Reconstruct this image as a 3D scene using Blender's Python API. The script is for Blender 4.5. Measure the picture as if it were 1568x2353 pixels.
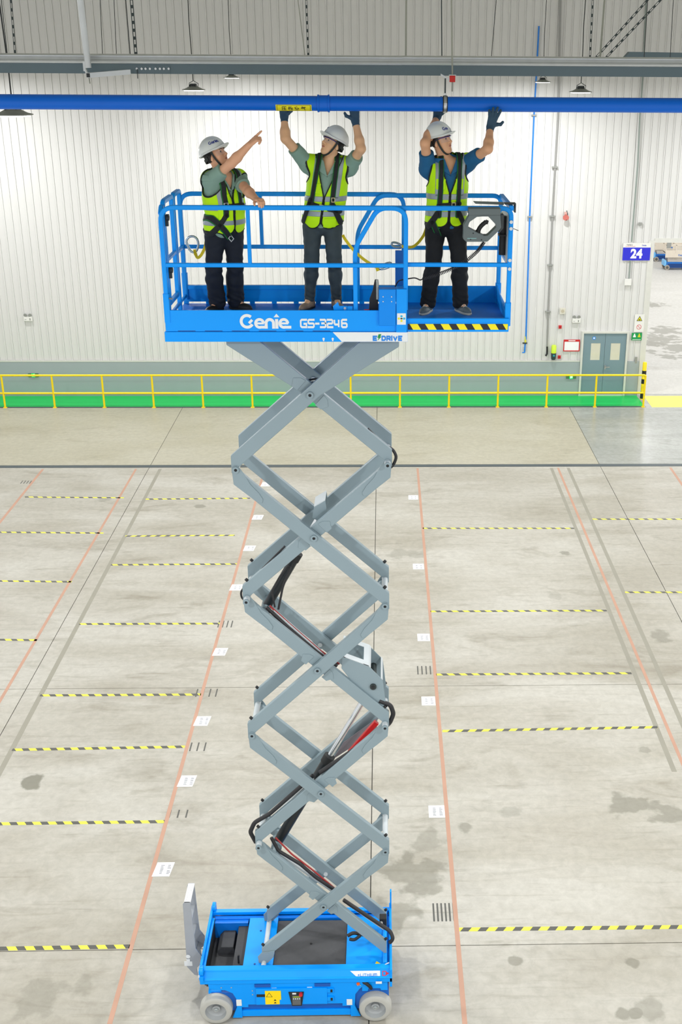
import bpy, bmesh, math, random
import numpy as np
from mathutils import Vector, Matrix

S = bpy.context.scene
for o in list(bpy.data.objects):
    bpy.data.objects.remove(o)
COL = S.collection
random.seed(7)

# ------------------------------------------------------------------ camera
FPX, PPX, PPY, IMW, IMH = 2662.2, 950.0, 1176.5, 1568.0, 2353.0
CAMZ = 11.0
_vv = Vector((905 - PPX, 7850 - PPY, FPX)).normalized()      # image direction of "down"
_vh = Vector((878 - PPX, 114 - PPY, FPX)).normalized()       # image direction of "into the hall"
_vh = (_vh - _vv * _vh.dot(_vv)).normalized()
_vx = _vv.cross(_vh).normalized()
AX = (_vx, _vh, -_vv)                                        # hall X, Y, Z seen from the lens (x right, y down, z out)
cd = bpy.data.cameras.new('camera')
cam = bpy.data.objects.new('camera', cd)
COL.objects.link(cam)
cd.sensor_fit = 'VERTICAL'
cd.sensor_height = 36.0
cd.lens = 36.0 * FPX / IMH
cd.shift_x = -(PPX - IMW / 2) / IMH
cd.clip_end = 400
_right = Vector((AX[0].x, AX[1].x, AX[2].x))
_down = Vector((AX[0].y, AX[1].y, AX[2].y))
_fwd = Vector((AX[0].z, AX[1].z, AX[2].z))
M = Matrix((( _right.x, -_down.x, -_fwd.x, 0), (_right.y, -_down.y, -_fwd.y, 0), (_right.z, -_down.z, -_fwd.z, CAMZ), (0, 0, 0, 1)))
cam.matrix_world = M
S.camera = cam


def ray(x, y):
    c = Vector((x - PPX, y - PPY, FPX))
    return Vector((AX[0].dot(c), AX[1].dot(c), AX[2].dot(c)))


def at(x, y, Y):
    """point of the hall at depth Y"""
    r = ray(x, y)
    return Vector((0, 0, CAMZ)) + r * (Y / r.y)


def fl(x, y, z=0.0):
    """point of the hall at height z"""
    r = ray(x, y)
    return Vector((0, 0, CAMZ)) + r * ((z - CAMZ) / r.z)


# ------------------------------------------------------------------ light and exposure
W = bpy.data.worlds.new('hall_ambient')
S.world = W
W.use_nodes = True
W.node_tree.nodes['Background'].inputs[0].default_value = (1.0, 1.0, 0.99, 1)
W.node_tree.nodes['Background'].inputs[1].default_value = 1.05
LAMP_W = 365.0
LAMP_X = (-12.6, -4.15, 4.35, 12.8, 21.2)
LAMP_Y = (-5.0, 5.0, 15.0, 25.0, 35.0, 46.0, 57.0)
S.view_settings.view_transform = 'Standard'
S.view_settings.look = 'None'
S.view_settings.gamma = 1
S.view_settings.exposure = 0.0
S.view_settings.use_curve_mapping = False
S.cycles.use_denoising = True
S.cycles.max_bounces = 4
S.cycles.diffuse_bounces = 2
S.cycles.glossy_bounces = 2
S.cycles.transparent_max_bounces = 6
S.cycles.use_adaptive_sampling = True
S.cycles.adaptive_threshold = 0.06
S.cycles.caustics_reflective = False
S.cycles.caustics_refractive = False

# ------------------------------------------------------------------ materials
MATS = {}


def srgb(r, g, b):
    def f(c):
        c /= 255.0
        return c / 12.92 if c <= 0.04045 else ((c + 0.055) / 1.055) ** 2.4
    return (f(r), f(g), f(b))


def mat(name, rgb, rough=0.5, metal=0.0, var=0.06, scale=6.0, bump=0.0, emit=None, alpha=1.0, coat=0.0, spec=0.5):
    """procedural paint / metal / cloth: base colour broken by a noise, optional fine relief"""
    if name in MATS:
        return MATS[name]
    m = bpy.data.materials.new(name)
    m.use_nodes = True
    nt = m.node_tree
    p = nt.nodes['Principled BSDF']
    c = srgb(*rgb)
    tc = nt.nodes.new('ShaderNodeTexCoord')
    nz = nt.nodes.new('ShaderNodeTexNoise')
    nz.inputs['Scale'].default_value = scale
    nz.inputs['Detail'].default_value = 4
    nt.links.new(tc.outputs['Object'], nz.inputs['Vector'])
    mx = nt.nodes.new('ShaderNodeMix')
    mx.data_type = 'RGBA'
    mx.inputs[6].default_value = tuple(min(1, x * (1 - var)) for x in c) + (1,)
    mx.inputs[7].default_value = tuple(min(1, x * (1 + var)) for x in c) + (1,)
    nt.links.new(nz.outputs['Fac'], mx.inputs[0])
    nt.links.new(mx.outputs[2], p.inputs['Base Color'])
    p.inputs['Roughness'].default_value = rough
    p.inputs['Metallic'].default_value = metal
    p.inputs['Specular IOR Level'].default_value = spec
    if coat:
        p.inputs['Coat Weight'].default_value = coat
        p.inputs['Coat Roughness'].default_value = 0.15
    if bump:
        n2 = nt.nodes.new('ShaderNodeTexNoise')
        n2.inputs['Scale'].default_value = 180
        b = nt.nodes.new('ShaderNodeBump')
        b.inputs['Strength'].default_value = bump
        b.inputs['Distance'].default_value = 0.004
        nt.links.new(tc.outputs['Object'], n2.inputs['Vector'])
        nt.links.new(n2.outputs['Fac'], b.inputs['Height'])
        nt.links.new(b.outputs['Normal'], p.inputs['Normal'])
    if emit:
        p.inputs['Emission Color'].default_value = srgb(*rgb) + (1,)
        p.inputs['Emission Strength'].default_value = emit
    if alpha < 1:
        p.inputs['Alpha'].default_value = alpha
    MATS[name] = m
    return m


def hazard_mat(name, pitch, slant=1.0, axis=(0, 2), c1=(236, 224, 40), c2=(38, 40, 44), rough=0.5):
    """diagonal two-colour tape; axis = the object axes along and across the tape"""
    if name in MATS:
        return MATS[name]
    m = bpy.data.materials.new(name)
    m.use_nodes = True
    nt = m.node_tree
    p = nt.nodes['Principled BSDF']
    tc = nt.nodes.new('ShaderNodeTexCoord')
    sp = nt.nodes.new('ShaderNodeSeparateXYZ')
    nt.links.new(tc.outputs['Object'], sp.inputs[0])
    a = nt.nodes.new('ShaderNodeMath'); a.operation = 'MULTIPLY_ADD'
    a.inputs[1].default_value = slant
    nt.links.new(sp.outputs[axis[1]], a.inputs[0])
    nt.links.new(sp.outputs[axis[0]], a.inputs[2])
    d = nt.nodes.new('ShaderNodeMath'); d.operation = 'DIVIDE'; d.inputs[1].default_value = pitch
    nt.links.new(a.outputs[0], d.inputs[0])
    fr = nt.nodes.new('ShaderNodeMath'); fr.operation = 'FRACT'
    nt.links.new(d.outputs[0], fr.inputs[0])
    gt = nt.nodes.new('ShaderNodeMath'); gt.operation = 'GREATER_THAN'; gt.inputs[1].default_value = 0.52
    nt.links.new(fr.outputs[0], gt.inputs[0])
    mx = nt.nodes.new('ShaderNodeMix'); mx.data_type = 'RGBA'
    mx.inputs[6].default_value = srgb(*c1) + (1,)
    mx.inputs[7].default_value = srgb(*c2) + (1,)
    nt.links.new(gt.outputs[0], mx.inputs[0])
    nt.links.new(mx.outputs[2], p.inputs['Base Color'])
    p.inputs['Roughness'].default_value = rough
    MATS[name] = m
    return m


# ------------------------------------------------------------------ mesh helpers
class MB:
    """collects polygons in hall coordinates"""

    def __init__(self):
        self.v, self.f = [], []

    def add(self, vs, fs):
        b = len(self.v)
        self.v += [tuple(x) for x in vs]
        self.f += [tuple(i + b for i in f) for f in fs]
        return self

    def box(self, x0, x1, y0, y1, z0, z1):
        vs = [(x, y, z) for x in (x0, x1) for y in (y0, y1) for z in (z0, z1)]
        return self.add(vs, [(0, 1, 3, 2), (4, 6, 7, 5), (0, 4, 5, 1), (2, 3, 7, 6), (0, 2, 6, 4), (1, 5, 7, 3)])

    def prism(self, pts, d, closed=True):
        """pts: planar polygon in 3D, extruded by vector d"""
        n = len(pts)
        d = Vector(d)
        vs = [Vector(p) for p in pts] + [Vector(p) + d for p in pts]
        fs = [tuple(range(n))[::-1], tuple(range(n, 2 * n))] if closed else []
        fs += [(i, (i + 1) % n, n + (i + 1) % n, n + i) for i in range(n)]
        return self.add(vs, fs)

    def xz(self, pts, y0, y1):
        return self.prism([(p[0], y0, p[1]) for p in pts], (0, y1 - y0, 0))

    def cyl(self, a, b, r, n=16, r2=None, cap=True):
        a, b = Vector(a), Vector(b)
        r2 = r if r2 is None else r2
        w = (b - a).normalized()
        u = w.orthogonal().normalized()
        t = w.cross(u)
        vs, fs = [], []
        for c, rr in ((a, r), (b, r2)):
            vs += [c + (u * math.cos(2 * math.pi * i / n) + t * math.sin(2 * math.pi * i / n)) * rr for i in range(n)]
        fs = [(i, (i + 1) % n, n + (i + 1) % n, n + i) for i in range(n)]
        if cap:
            fs += [tuple(range(n))[::-1], tuple(range(n, 2 * n))]
        return self.add(vs, fs)

    def ring(self, a, b, r, ri, n=32):
        """hollow cylinder"""
        a, b = Vector(a), Vector(b)
        w = (b - a).normalized()
        u = w.orthogonal().normalized()
        t = w.cross(u)
        vs = []
        for c, rr in ((a, r), (b, r), (b, ri), (a, ri)):
            vs += [c + (u * math.cos(2 * math.pi * i / n) + t * math.sin(2 * math.pi * i / n)) * rr for i in range(n)]
        fs = []
        for k in range(4):
            for i in range(n):
                fs.append((k * n + i, k * n + (i + 1) % n, ((k + 1) % 4) * n + (i + 1) % n, ((k + 1) % 4) * n + i))
        return self.add(vs, fs)

    def lathe(self, c, ax, prof, n=32):
        """prof: (distance along ax, radius)"""
        c, w = Vector(c), Vector(ax).normalized()
        u = w.orthogonal().normalized()
        t = w.cross(u)
        vs, fs = [], []
        for h, r in prof:
            vs += [c + w * h + (u * math.cos(2 * math.pi * i / n) + t * math.sin(2 * math.pi * i / n)) * max(r, 1e-4) for i in range(n)]
        for k in range(len(prof) - 1):
            fs += [(k * n + i, k * n + (i + 1) % n, (k + 1) * n + (i + 1) % n, (k + 1) * n + i) for i in range(n)]
        return self.add(vs, fs)

    def sweep(self, path, sec, up=(0, 1, 0), closed=False):
        """path swept by a closed 2D section (side, up)"""
        P = [Vector(p) for p in path]
        n, m = len(P), len(sec)
        vs, fs = [], []
        up = Vector(up)
        for i in range(n):
            if closed:
                tg = (P[(i + 1) % n] - P[i - 1])
            else:
                tg = (P[min(i + 1, n - 1)] - P[max(i - 1, 0)])
            tg.normalize()
            sd = tg.cross(up)
            if sd.length < 1e-5:
                sd = tg.orthogonal()
            sd.normalize()
            u2 = sd.cross(tg).normalized()
            k = 1.0
            if 0 < i < n - 1:
                c = (P[i + 1] - P[i]).normalized().dot((P[i] - P[i - 1]).normalized())
                k = 1.0 / max(0.5, math.sqrt(max(0.0, (1 + c) / 2)))
            vs += [P[i] + sd * (a * k) + u2 * b for a, b in sec]
        for i in range(n if closed else n - 1):
            j = (i + 1) % n
            fs += [(i * m + q, i * m + (q + 1) % m, j * m + (q + 1) % m, j * m + q) for q in range(m)]
        if not closed:
            fs += [tuple(range(m))[::-1], tuple(range((n - 1) * m, n * m))]
        return self.add(vs, fs)

    def tube(self, path, r, n=10, up=(0, 1, 0.01)):
        return self.sweep(path, [(r * math.cos(2 * math.pi * i / n), r * math.sin(2 * math.pi * i / n)) for i in range(n)], up)

    def sq(self, path, w, d=None, up=(0, 1, 0), c=0.006):
        d = d or w
        a, b = w / 2, d / 2
        return self.sweep(path, [(-a + c, -b), (a - c, -b), (a, -b + c), (a, b - c), (a - c, b), (-a + c, b), (-a, b - c), (-a, -b + c)], up)


WLOC = {}


def obj(name, mb, m, parent=None, smooth=None, bev=0.0, origin=None):
    """one mesh object from a builder in hall coordinates"""
    V = [Vector(v) for v in mb.v]
    if origin is None:
        lo = Vector([min(v[i] for v in V) for i in range(3)])
        hi = Vector([max(v[i] for v in V) for i in range(3)])
        origin = (lo + hi) / 2
    origin = Vector(origin)
    me = bpy.data.meshes.new(name)
    me.from_pydata([v - origin for v in V], [], mb.f)
    bm = bmesh.new(); bm.from_mesh(me)
    bmesh.ops.recalc_face_normals(bm, faces=bm.faces)
    bm.to_mesh(me); bm.free()
    if smooth is not None:
        me.polygons.foreach_set('use_smooth', [True] * len(me.polygons))
        me.set_sharp_from_angle(angle=math.radians(smooth))
    me.materials.append(m)
    o = bpy.data.objects.new(name, me)
    COL.objects.link(o)
    WLOC[o.name] = origin
    if parent is not None:
        o.parent = parent
        o.location = origin - WLOC[parent.name]
    else:
        o.location = origin
    if bev:
        b = o.modifiers.new('edge', 'BEVEL')
        b.width = bev; b.segments = 2; b.limit_method = 'ANGLE'; b.angle_limit = math.radians(40)
    return o


def thing(name, label, cat, loc, group=None):
    o = bpy.data.objects.new(name, None)
    o.empty_display_size = 0.1
    COL.objects.link(o)
    o.location = loc
    WLOC[o.name] = Vector(loc)
    return tag(o, label, cat, group)


def tag(o, label, cat=None, group=None):
    o['label'] = label
    if cat: o['category'] = cat
    if group: o['group'] = group
    return o


def struct(o, label=None):
    o['kind'] = 'structure'
    if label: o['label'] = label
    return o


def copy_piece(o, loc, parent=None):
    c = o.copy()
    COL.objects.link(c)
    WLOC[c.name] = Vector(loc)
    if parent is not None:
        c.parent = parent
        c.location = Vector(loc) - WLOC[parent.name]
    else:
        c.location = loc
    return c


def arc(cx, cz, r, a0, a1, n=8):
    return [(cx + r * math.cos(math.radians(a0 + (a1 - a0) * i / n)), cz + r * math.sin(math.radians(a0 + (a1 - a0) * i / n))) for i in range(n + 1)]


def fillet(pts, r, n=6):
    """round the inner corners of a 3D polyline"""
    P = [Vector(p) for p in pts]
    out = [P[0]]
    for i in range(1, len(P) - 1):
        a, b, c = P[i - 1], P[i], P[i + 1]
        u, w = (a - b), (c - b)
        lu, lw = u.length, w.length
        u.normalize(); w.normalize()
        k = min(r, lu * 0.48, lw * 0.48)
        p0, p1 = b + u * k, b + w * k
        for j in range(n + 1):
            t = j / n
            out.append(p0 * (1 - t) ** 2 + b * (2 * t * (1 - t)) + p1 * t ** 2)
    out.append(P[-1])
    return out


# ------------------------------------------------------------------ lettering (flat print built as thin geometry)
_SK = [0]


def stroke(mb, pts, w, o, ex, ez, en):
    """flat ribbon along 2D points; o origin, ex / ez axes, en offset toward the viewer"""
    n = len(pts)
    P = [Vector((p[0], p[1])) for p in pts]
    L, R = [], []
    closed = (P[0] - P[-1]).length < 1e-6 and n > 2
    for i in range(n):
        if closed:
            a, b = P[(i - 1) % (n - 1)] if i else P[n - 2], P[1] if i in (0, n - 1) else P[i + 1]
        else:
            a, b = P[max(i - 1, 0)], P[min(i + 1, n - 1)]
        d1 = (P[i] - a); d2 = (b - P[i])
        if d1.length < 1e-7: d1 = d2.copy()
        if d2.length < 1e-7: d2 = d1.copy()
        d1.normalize(); d2.normalize()
        t = (d1 + d2)
        t = d1 if t.length < 1e-5 else t.normalized()
        nr = Vector((-t.y, t.x))
        k = min(1.9, 1.0 / max(0.3, abs(nr.dot(Vector((-d1.y, d1.x))))))
        L.append(P[i] + nr * w / 2 * k)
        R.append(P[i] - nr * w / 2 * k)
    _SK[0] = (_SK[0] + 1) % 12
    en = en + ex.cross(ez).normalized() * (.00012 * _SK[0])
    dn = ex.cross(ez).normalized() * .00004
    for i in range(n - 1):
        vs = [Vector(o) + ex * q.x + ez * q.y + en + dn * i for q in (L[i], L[i + 1], R[i + 1], R[i])]
        mb.add(vs, [(0, 1, 2, 3)])


def poly2(mb, pts, o, ex, ez, en):
    mb.add([Vector(o) + ex * p[0] + ez * p[1] + en for p in pts], [tuple(range(len(pts)))])


GLY = {
    'G': (.8, [[(.8, 1), (.15, 1), (0, .85), (0, .15), (.15, 0), (.8, 0), (.8, .46), (.5, .46)]]),
    'S': (.78, [[(.78, 1), (.1, 1), (0, .9), (0, .6), (.1, .5), (.68, .5), (.78, .4), (.78, .1), (.68, 0), (0, 0)]]),
    '-': (.4, [[(0, .48), (.4, .48)]]),
    '3': (.7, [[(0, 1), (.6, 1), (.7, .9), (.7, .62), (.6, .52), (.2, .52)], [(.6, .52), (.7, .42), (.7, .1), (.6, 0), (0, 0)]]),
    '2': (.7, [[(0, 1), (.6, 1), (.7, .9), (.7, .62), (.6, .5), (.1, .5), (0, .4), (0, 0), (.7, 0)]]),
    '4': (.75, [[(0, 1), (0, .5), (.1, .36), (.6, .36)], [(.6, 1), (.6, 0)]]),
    '6': (.72, [[(.65, 1), (.12, 1), (0, .88), (0, .12), (.12, 0), (.6, 0), (.72, .12), (.72, .4), (.6, .52), (.1, .52)]]),
    'E': (.66, [[(.66, 1), (0, 1), (0, 0), (.66, 0)], [(0, .5), (.58, .5)]]),
    'D': (.72, [[(0, 0), (0, 1), (.5, 1), (.72, .8), (.72, .2), (.5, 0), (0, 0)]]),
    'R': (.72, [[(0, 0), (0, 1), (.56, 1), (.72, .86), (.72, .56), (.56, .42), (0, .42)], [(.36, .42), (.74, 0)]]),
    'I': (.0, [[(0, 0), (0, 1)]]),
    'V': (.8, [[(0, 1), (.4, 0), (.8, 1)]]),
    'L': (.6, [[(0, 1), (0, 0), (.6, 0)]]),
    'T': (.7, [[(0, 1), (.7, 1)], [(.35, 1), (.35, 0)]]),
    'H': (.68, [[(0, 0), (0, 1)], [(.68, 0), (.68, 1)], [(0, .5), (.68, .5)]]),
    'U': (.68, [[(0, 1), (0, .1), (.1, 0), (.58, 0), (.68, .1), (.68, 1)]]),
    'M': (.9, [[(0, 0), (0, 1), (.8, 1), (.9, .9), (.9, 0)], [(.45, 1), (.45, 0)]]),
    'X': (.7, [[(0, 0), (.7, 1)], [(0, 1), (.7, 0)]]),
    '+': (.5, [[(0, .5), (.5, .5)], [(.25, .75), (.25, .25)]]),
}


def lettering(mb, text, o, ex, ez, en, h, w, gap=0.28):
    """stroke lettering of cap height h, stroke w (share of h)"""
    x = w / 2
    for ch in text:
        if ch == ' ':
            x += 0.45
            continue
        adv, st = GLY[ch]
        for s in st:
            pts = [((x + p[0]) * h, (w / 2 + p[1] * (1 - w)) * h) for p in s]
            if ch not in 'VX4':
                for q in (0, -1):      # square ends
                    a = Vector(pts[q]); b = Vector(pts[1 if q == 0 else -2])
                    if (Vector(pts[0]) - Vector(pts[-1])).length > 1e-6:
                        pts[q] = tuple(a + (a - b).normalized() * (w * h * 0.5 if ch not in 'ERTHM' or q == 0 else w * h * 0.3))
            stroke(mb, pts, w * h, o, ex, ez, en)
        x += adv + w + gap * 0.5
    return x * h


def wordmark(mb, o, ex, ez, en, h):
    """the round script on the machine's flank: G e n i e"""
    w = 0.2 * h

    def A(cx, cy, r, a0, a1, n=18, ry=None):
        return [(cx + r * math.cos(math.radians(a0 + (a1 - a0) * i / n)), cy + (ry or r) * math.sin(math.radians(a0 + (a1 - a0) * i / n))) for i in range(n + 1)]
    s = h
    stroke(mb, A(.5 * s, .5 * s, .40 * s, 48, 330, 24), w, o, ex, ez, en)
    stroke(mb, [(.62 * s, .37 * s), (.85 * s, .60 * s)], w * .9, o, ex, ez, en)
    for x in (.98, 2.62):
        stroke(mb, A((x + .36) * s, .36 * s, .27 * s, 0, 300, 20), w * .95, o, ex, ez, en)
        stroke(mb, [((x + .12) * s, .36 * s), ((x + .66) * s, .36 * s)], w * .7, o, ex, ez, en)
        stroke(mb, [((x + .45) * s, .1 * s), ((x + .86) * s, .1 * s)], w * .95, o, ex, ez, en)
    stroke(mb, [(1.78 * s, 0), (1.78 * s, .38 * s)] + A(2.03 * s, .38 * s, .25 * s, 180, 0, 12) + [(2.28 * s, 0)], w, o, ex, ez, en)
    stroke(mb, [(2.5 * s, 0), (2.5 * s, .66 * s)], w * 1.05, o, ex, ez, en)
    poly2(mb, [(2.3 * s, .78 * s), (2.7 * s, .78 * s), (2.5 * s, 1.02 * s)], o, ex, ez, en)


def text_mesh(txt, size, off=0.0):
    c = bpy.data.curves.new('lettering', 'FONT')
    c.body = txt
    c.size = size
    c.offset = off
    c.align_x = 'CENTER'
    c.align_y = 'CENTER'
    t = bpy.data.objects.new('lettering', c)
    COL.objects.link(t)
    dg = bpy.context.evaluated_depsgraph_get()
    me = bpy.data.meshes.new_from_object(t.evaluated_get(dg))
    V = [tuple(v.co) for v in me.vertices]
    F = [tuple(p.vertices) for p in me.polygons]
    bpy.data.objects.remove(t)
    bpy.data.curves.remove(c)
    return V, F


def put_text(mb, txt, size, o, ex, ez, en, sx=1.0, off=0.0):
    V, F = text_mesh(txt, size, off)
    mb.add([Vector(o) + ex * (v[0] * sx) + ez * v[1] + en for v in V], F)


EX, EY, EZ = Vector((1, 0, 0)), Vector((0, 1, 0)), Vector((0, 0, 1))

# ================================================================== THE SETTING
YW = 38.35            # back wall
XO = 8.90             # left jamb of the wide opening
ZO = 5.20             # its lintel
XL, XR, ZT = -16.0, 17.0, 14.0


def concrete(name, c1, c2, c3, rough, tint=0.05, stains=()):
    m = bpy.data.materials.new(name)
    m.use_nodes = True
    nt = m.node_tree
    N, L = nt.nodes, nt.links
    p = N['Principled BSDF']
    geo = N.new('ShaderNodeNewGeometry')
    mp = N.new('ShaderNodeMapping'); mp.inputs['Scale'].default_value = (0.55, 1.5, 1)
    L.new(geo.outputs['Position'], mp.inputs[0])

    def noise(scale, detail, vec, rgh=0.55, dist=0.0):
        n = N.new('ShaderNodeTexNoise')
        n.inputs['Scale'].default_value = scale
        n.inputs['Detail'].default_value = detail
        n.inputs['Roughness'].default_value = rgh
        n.inputs['Distortion'].default_value = dist
        L.new(vec, n.inputs['Vector'])
        return n.outputs['Fac']

    def ramp(fac, a, b):
        r = N.new('ShaderNodeMapRange')
        r.inputs['From Min'].default_value = a
        r.inputs['From Max'].default_value = b
        L.new(fac, r.inputs['Value'])
        return r.outputs[0]

    def mix(fac, a, b, blend='MIX', k=None):
        x = N.new('ShaderNodeMix'); x.data_type = 'RGBA'; x.blend_type = blend
        if k is not None:
            kk = N.new('ShaderNodeMath'); kk.operation = 'MULTIPLY'; kk.inputs[1].default_value = k
            L.new(fac, kk.inputs[0]); fac = kk.outputs[0]
        L.new(fac, x.inputs[0])
        for s, q in ((6, a), (7, b)):
            if isinstance(q, tuple): x.inputs[s].default_value = srgb(*q) + (1,)
            else: L.new(q, x.inputs[s])
        return x.outputs[2]
    big = noise(0.42, 4, mp.outputs[0], 0.6, 0.6)
    col = mix(ramp(big, 0.36, 0.64), c1, c2)
    patch = noise(0.9, 4, mp.outputs[0], 0.65, 1.0)
    col = mix(ramp(patch, 0.55, 0.76), col, c3, k=0.7)
    mp2 = N.new('ShaderNodeMapping'); mp2.inputs['Scale'].default_value = (0.5, 6.0, 1)
    L.new(geo.outputs['Position'], mp2.inputs[0])
    streak = noise(1.6, 4, mp2.outputs[0], 0.6)
    col = mix(ramp(streak, 0.55, 0.8), col, c3, k=0.5)
    fine = noise(7.0, 6, geo.outputs['Position'], 0.7, 0.4)
    col = mix(ramp(fine, 0.35, 0.75), col, (120, 118, 106), blend='MULTIPLY', k=0.26)
    # spills and drips with a shape of their own
    if stains:
        dn = N.new('ShaderNodeTexNoise'); dn.inputs['Scale'].default_value = 2.6; dn.inputs['Detail'].default_value = 5
        L.new(geo.outputs['Position'], dn.inputs['Vector'])
        acc = None
        for (sx, sy, r, k) in stains:
            v = N.new('ShaderNodeVectorMath'); v.operation = 'DISTANCE'
            v.inputs[1].default_value = (sx, sy, 0)
            L.new(geo.outputs['Position'], v.inputs[0])
            a = N.new('ShaderNodeMath'); a.operation = 'DIVIDE'; a.inputs[1].default_value = r
            L.new(v.outputs['Value'], a.inputs[0])
            b = N.new('ShaderNodeMath'); b.operation = 'MULTIPLY_ADD'; b.inputs[1].default_value = 2.2
            L.new(dn.outputs['Fac'], b.inputs[0]); L.new(a.outputs[0], b.inputs[2])
            r_ = N.new('ShaderNodeMapRange')
            r_.inputs['From Min'].default_value = 1.72; r_.inputs['From Max'].default_value = 1.5
            r_.inputs['To Max'].default_value = k
            L.new(b.outputs[0], r_.inputs['Value'])
            if acc is None: acc = r_.outputs[0]
            else:
                q = N.new('ShaderNodeMath'); q.operation = 'MAXIMUM'
                L.new(acc, q.inputs[0]); L.new(r_.outputs[0], q.inputs[1]); acc = q.outputs[0]
        col = mix(acc, col, (116, 114, 100))
    oi = N.new('ShaderNodeObjectInfo')
    hs = N.new('ShaderNodeHueSaturation')
    mr = N.new('ShaderNodeMapRange')
    mr.inputs['To Min'].default_value = 1 - tint; mr.inputs['To Max'].default_value = 1 + tint
    L.new(oi.outputs['Random'], mr.inputs['Value']); L.new(mr.outputs[0], hs.inputs['Value'])
    L.new(col, hs.inputs['Color'])
    L.new(hs.outputs[0], p.inputs['Base Color'])
    rr = ramp(big, 0.2, 0.8)
    r2 = N.new('ShaderNodeMapRange'); r2.inputs['To Min'].default_value = rough - 0.08; r2.inputs['To Max'].default_value = rough + 0.1
    L.new(rr, r2.inputs['Value']); L.new(r2.outputs[0], p.inputs['Roughness'])
    bp = N.new('ShaderNodeBump'); bp.inputs['Strength'].default_value = 0.06; bp.inputs['Distance'].default_value = 0.01
    L.new(fine, bp.inputs['Height']); L.new(bp.outputs[0], p.inputs['Normal'])
    MATS[name] = m
    return m


_st = [(*fl(950, 2010)[:2], .75, .55), (*fl(915, 2100)[:2], .6, .5), (*fl(60, 1800)[:2], .34, .85), (*fl(1440, 1850)[:2], .5, .6), (*fl(1535, 1870)[:2], .5, .55),
       (*fl(1070, 1900)[:2], .2, .55), (*fl(1180, 1862)[:2], .35, .35), (*fl(1300, 1270)[:2], .22, .6), (*fl(1275, 1370)[:2], .35, .25), (*fl(1520, 1465)[:2], .4, .5),
       (*fl(100, 2290)[:2], .6, .35), (*fl(195, 2270)[:2], .3, .35), (*fl(1455, 2210)[:2], .14, .6), (*fl(1185, 2208)[:2], .14, .6), (*fl(1430, 2330)[:2], .16, .6), (*fl(1460, 2330)[:2], .14, .6),
       (*fl(1500, 2320)[:2], .3, .4), (*fl(930, 1270)[:2], .7, .35), (*fl(460, 1162)[:2], .22, .6), (*fl(240, 1150)[:2], .3, .4), (*fl(1480, 1720)[:2], .2, .45), (*fl(985, 1930)[:2], .45, .4)]
FLOORS = {}


def slab_concrete(x0, x1, y0, y1):
    """the hall concrete with the spills that lie on this slab"""
    st = tuple(q for q in _st if x0 - q[2] < q[0] < x1 + q[2] and y0 - q[2] < q[1] < y1 + q[2])
    if st not in FLOORS:
        FLOORS[st] = concrete('concrete_floor', (170, 165, 152), (193, 190, 181), (138, 131, 114), 0.42, 0.025, st)
    return FLOORS[st]


C_APRON = concrete('concrete_apron', (178, 173, 153), (187, 183, 166), (160, 153, 132), 0.40, 0.02)
C_GREY = concrete('concrete_polished', (160, 162, 156), (176, 178, 172), (140, 142, 134), 0.22, 0.02)
_yo = [(*fl(1515, 780)[:2], 1.7, .62), (*fl(1500, 700)[:2], 1.0, .6), (*fl(1530, 760)[:2], 1.3, .6), (*fl(1560, 800)[:2], 1.4, .62), (*fl(1500, 790)[:2], .8, .7), (*fl(1545, 820)[:2], .8, .6), (*fl(1497, 808)[:2], .5, .6)]
C_NEXT = concrete('concrete_next_hall', (196, 194, 187), (204, 202, 196), (186, 183, 174), 0.5, 0.0, _yo)

m_sub = mat('joint_filler', (62, 62, 58), 0.8)
floor = struct(obj('floor', MB().box(-26, 34, 1, 90, -0.30, -0.012), m_sub))
JX = [-26, -19.4, -13.0, -6.61, -0.20, 6.19, 12.6, 34]
JY = [1, 5.4, 12.09, 18.82, 31.02]
g = 0.007
for i in range(len(JX) - 1):
    for j in range(len(JY) - 1):
        b = MB().box(JX[i] + g, JX[i + 1] - g, JY[j] + g, JY[j + 1] - g, -0.15, 0)
        obj('floor_slab', b, slab_concrete(JX[i], JX[i + 1], JY[j], JY[j + 1]), floor)
    b = MB().box(JX[i] + g, JX[i + 1] - g, 31.24, YW if JX[i] < 6 else 38.5, -0.15, 0)
    obj('floor_slab', b, C_GREY if JX[i] > 6 else C_APRON, floor)
obj('floor_slab', MB().box(XO - 1, 34, 38.51, 90, -0.15, 0), C_NEXT, floor)
obj('drain_cover', MB().box(-26, 34, 31.04, 31.22, -0.1, 0.001), mat('dark_steel_strip', (74, 84, 88), 0.55), floor)

# painted walkway and floor tapes
T = 0.002
m_green = mat('walkway_green_paint', (0, 196, 88), 0.38, var=0.03, scale=1.2)
obj('walkway_paint', MB().box(-16, 8.72, 37.02, 38.3, 0.0, T), m_green, floor)
obj('walkway_edge', MB().box(-16, 8.75, 36.9, 37.02, 0.0, T), mat('walkway_edge_dark', (62, 74, 80), 0.5), floor)  # narrow dark strip along the near side of the walkway
obj('threshold_paint', MB().xz([(0, 0)] * 0 + [(8.95, 0.0), (16, 0.0), (16, T), (8.95, T)], 36.9, 38.25), mat('yellow_floor_paint', (250, 226, 84), 0.45, var=0.05), floor)
m_or = mat('orange_floor_tape', (188, 146, 124), 0.55, var=0.14, scale=1.5)
m_gh = mat('tape_residue', (150, 147, 134), 0.6, var=0.10, scale=2.0)
for x, y0, y1, w in ((-9.56, 19, 30.9, .07), (-6.96, 16, 30.9, .06), (-3.345, 5, 30.9, .062), (0.968, 5, 30.9, .062), (4.96, 12.3, 30.9, .06), (8.17, 14, 30.9, .07)):
    obj('floor_tape', MB().box(x - w / 2, x + w / 2, y0, y1, 0, T), m_or, floor)
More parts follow.
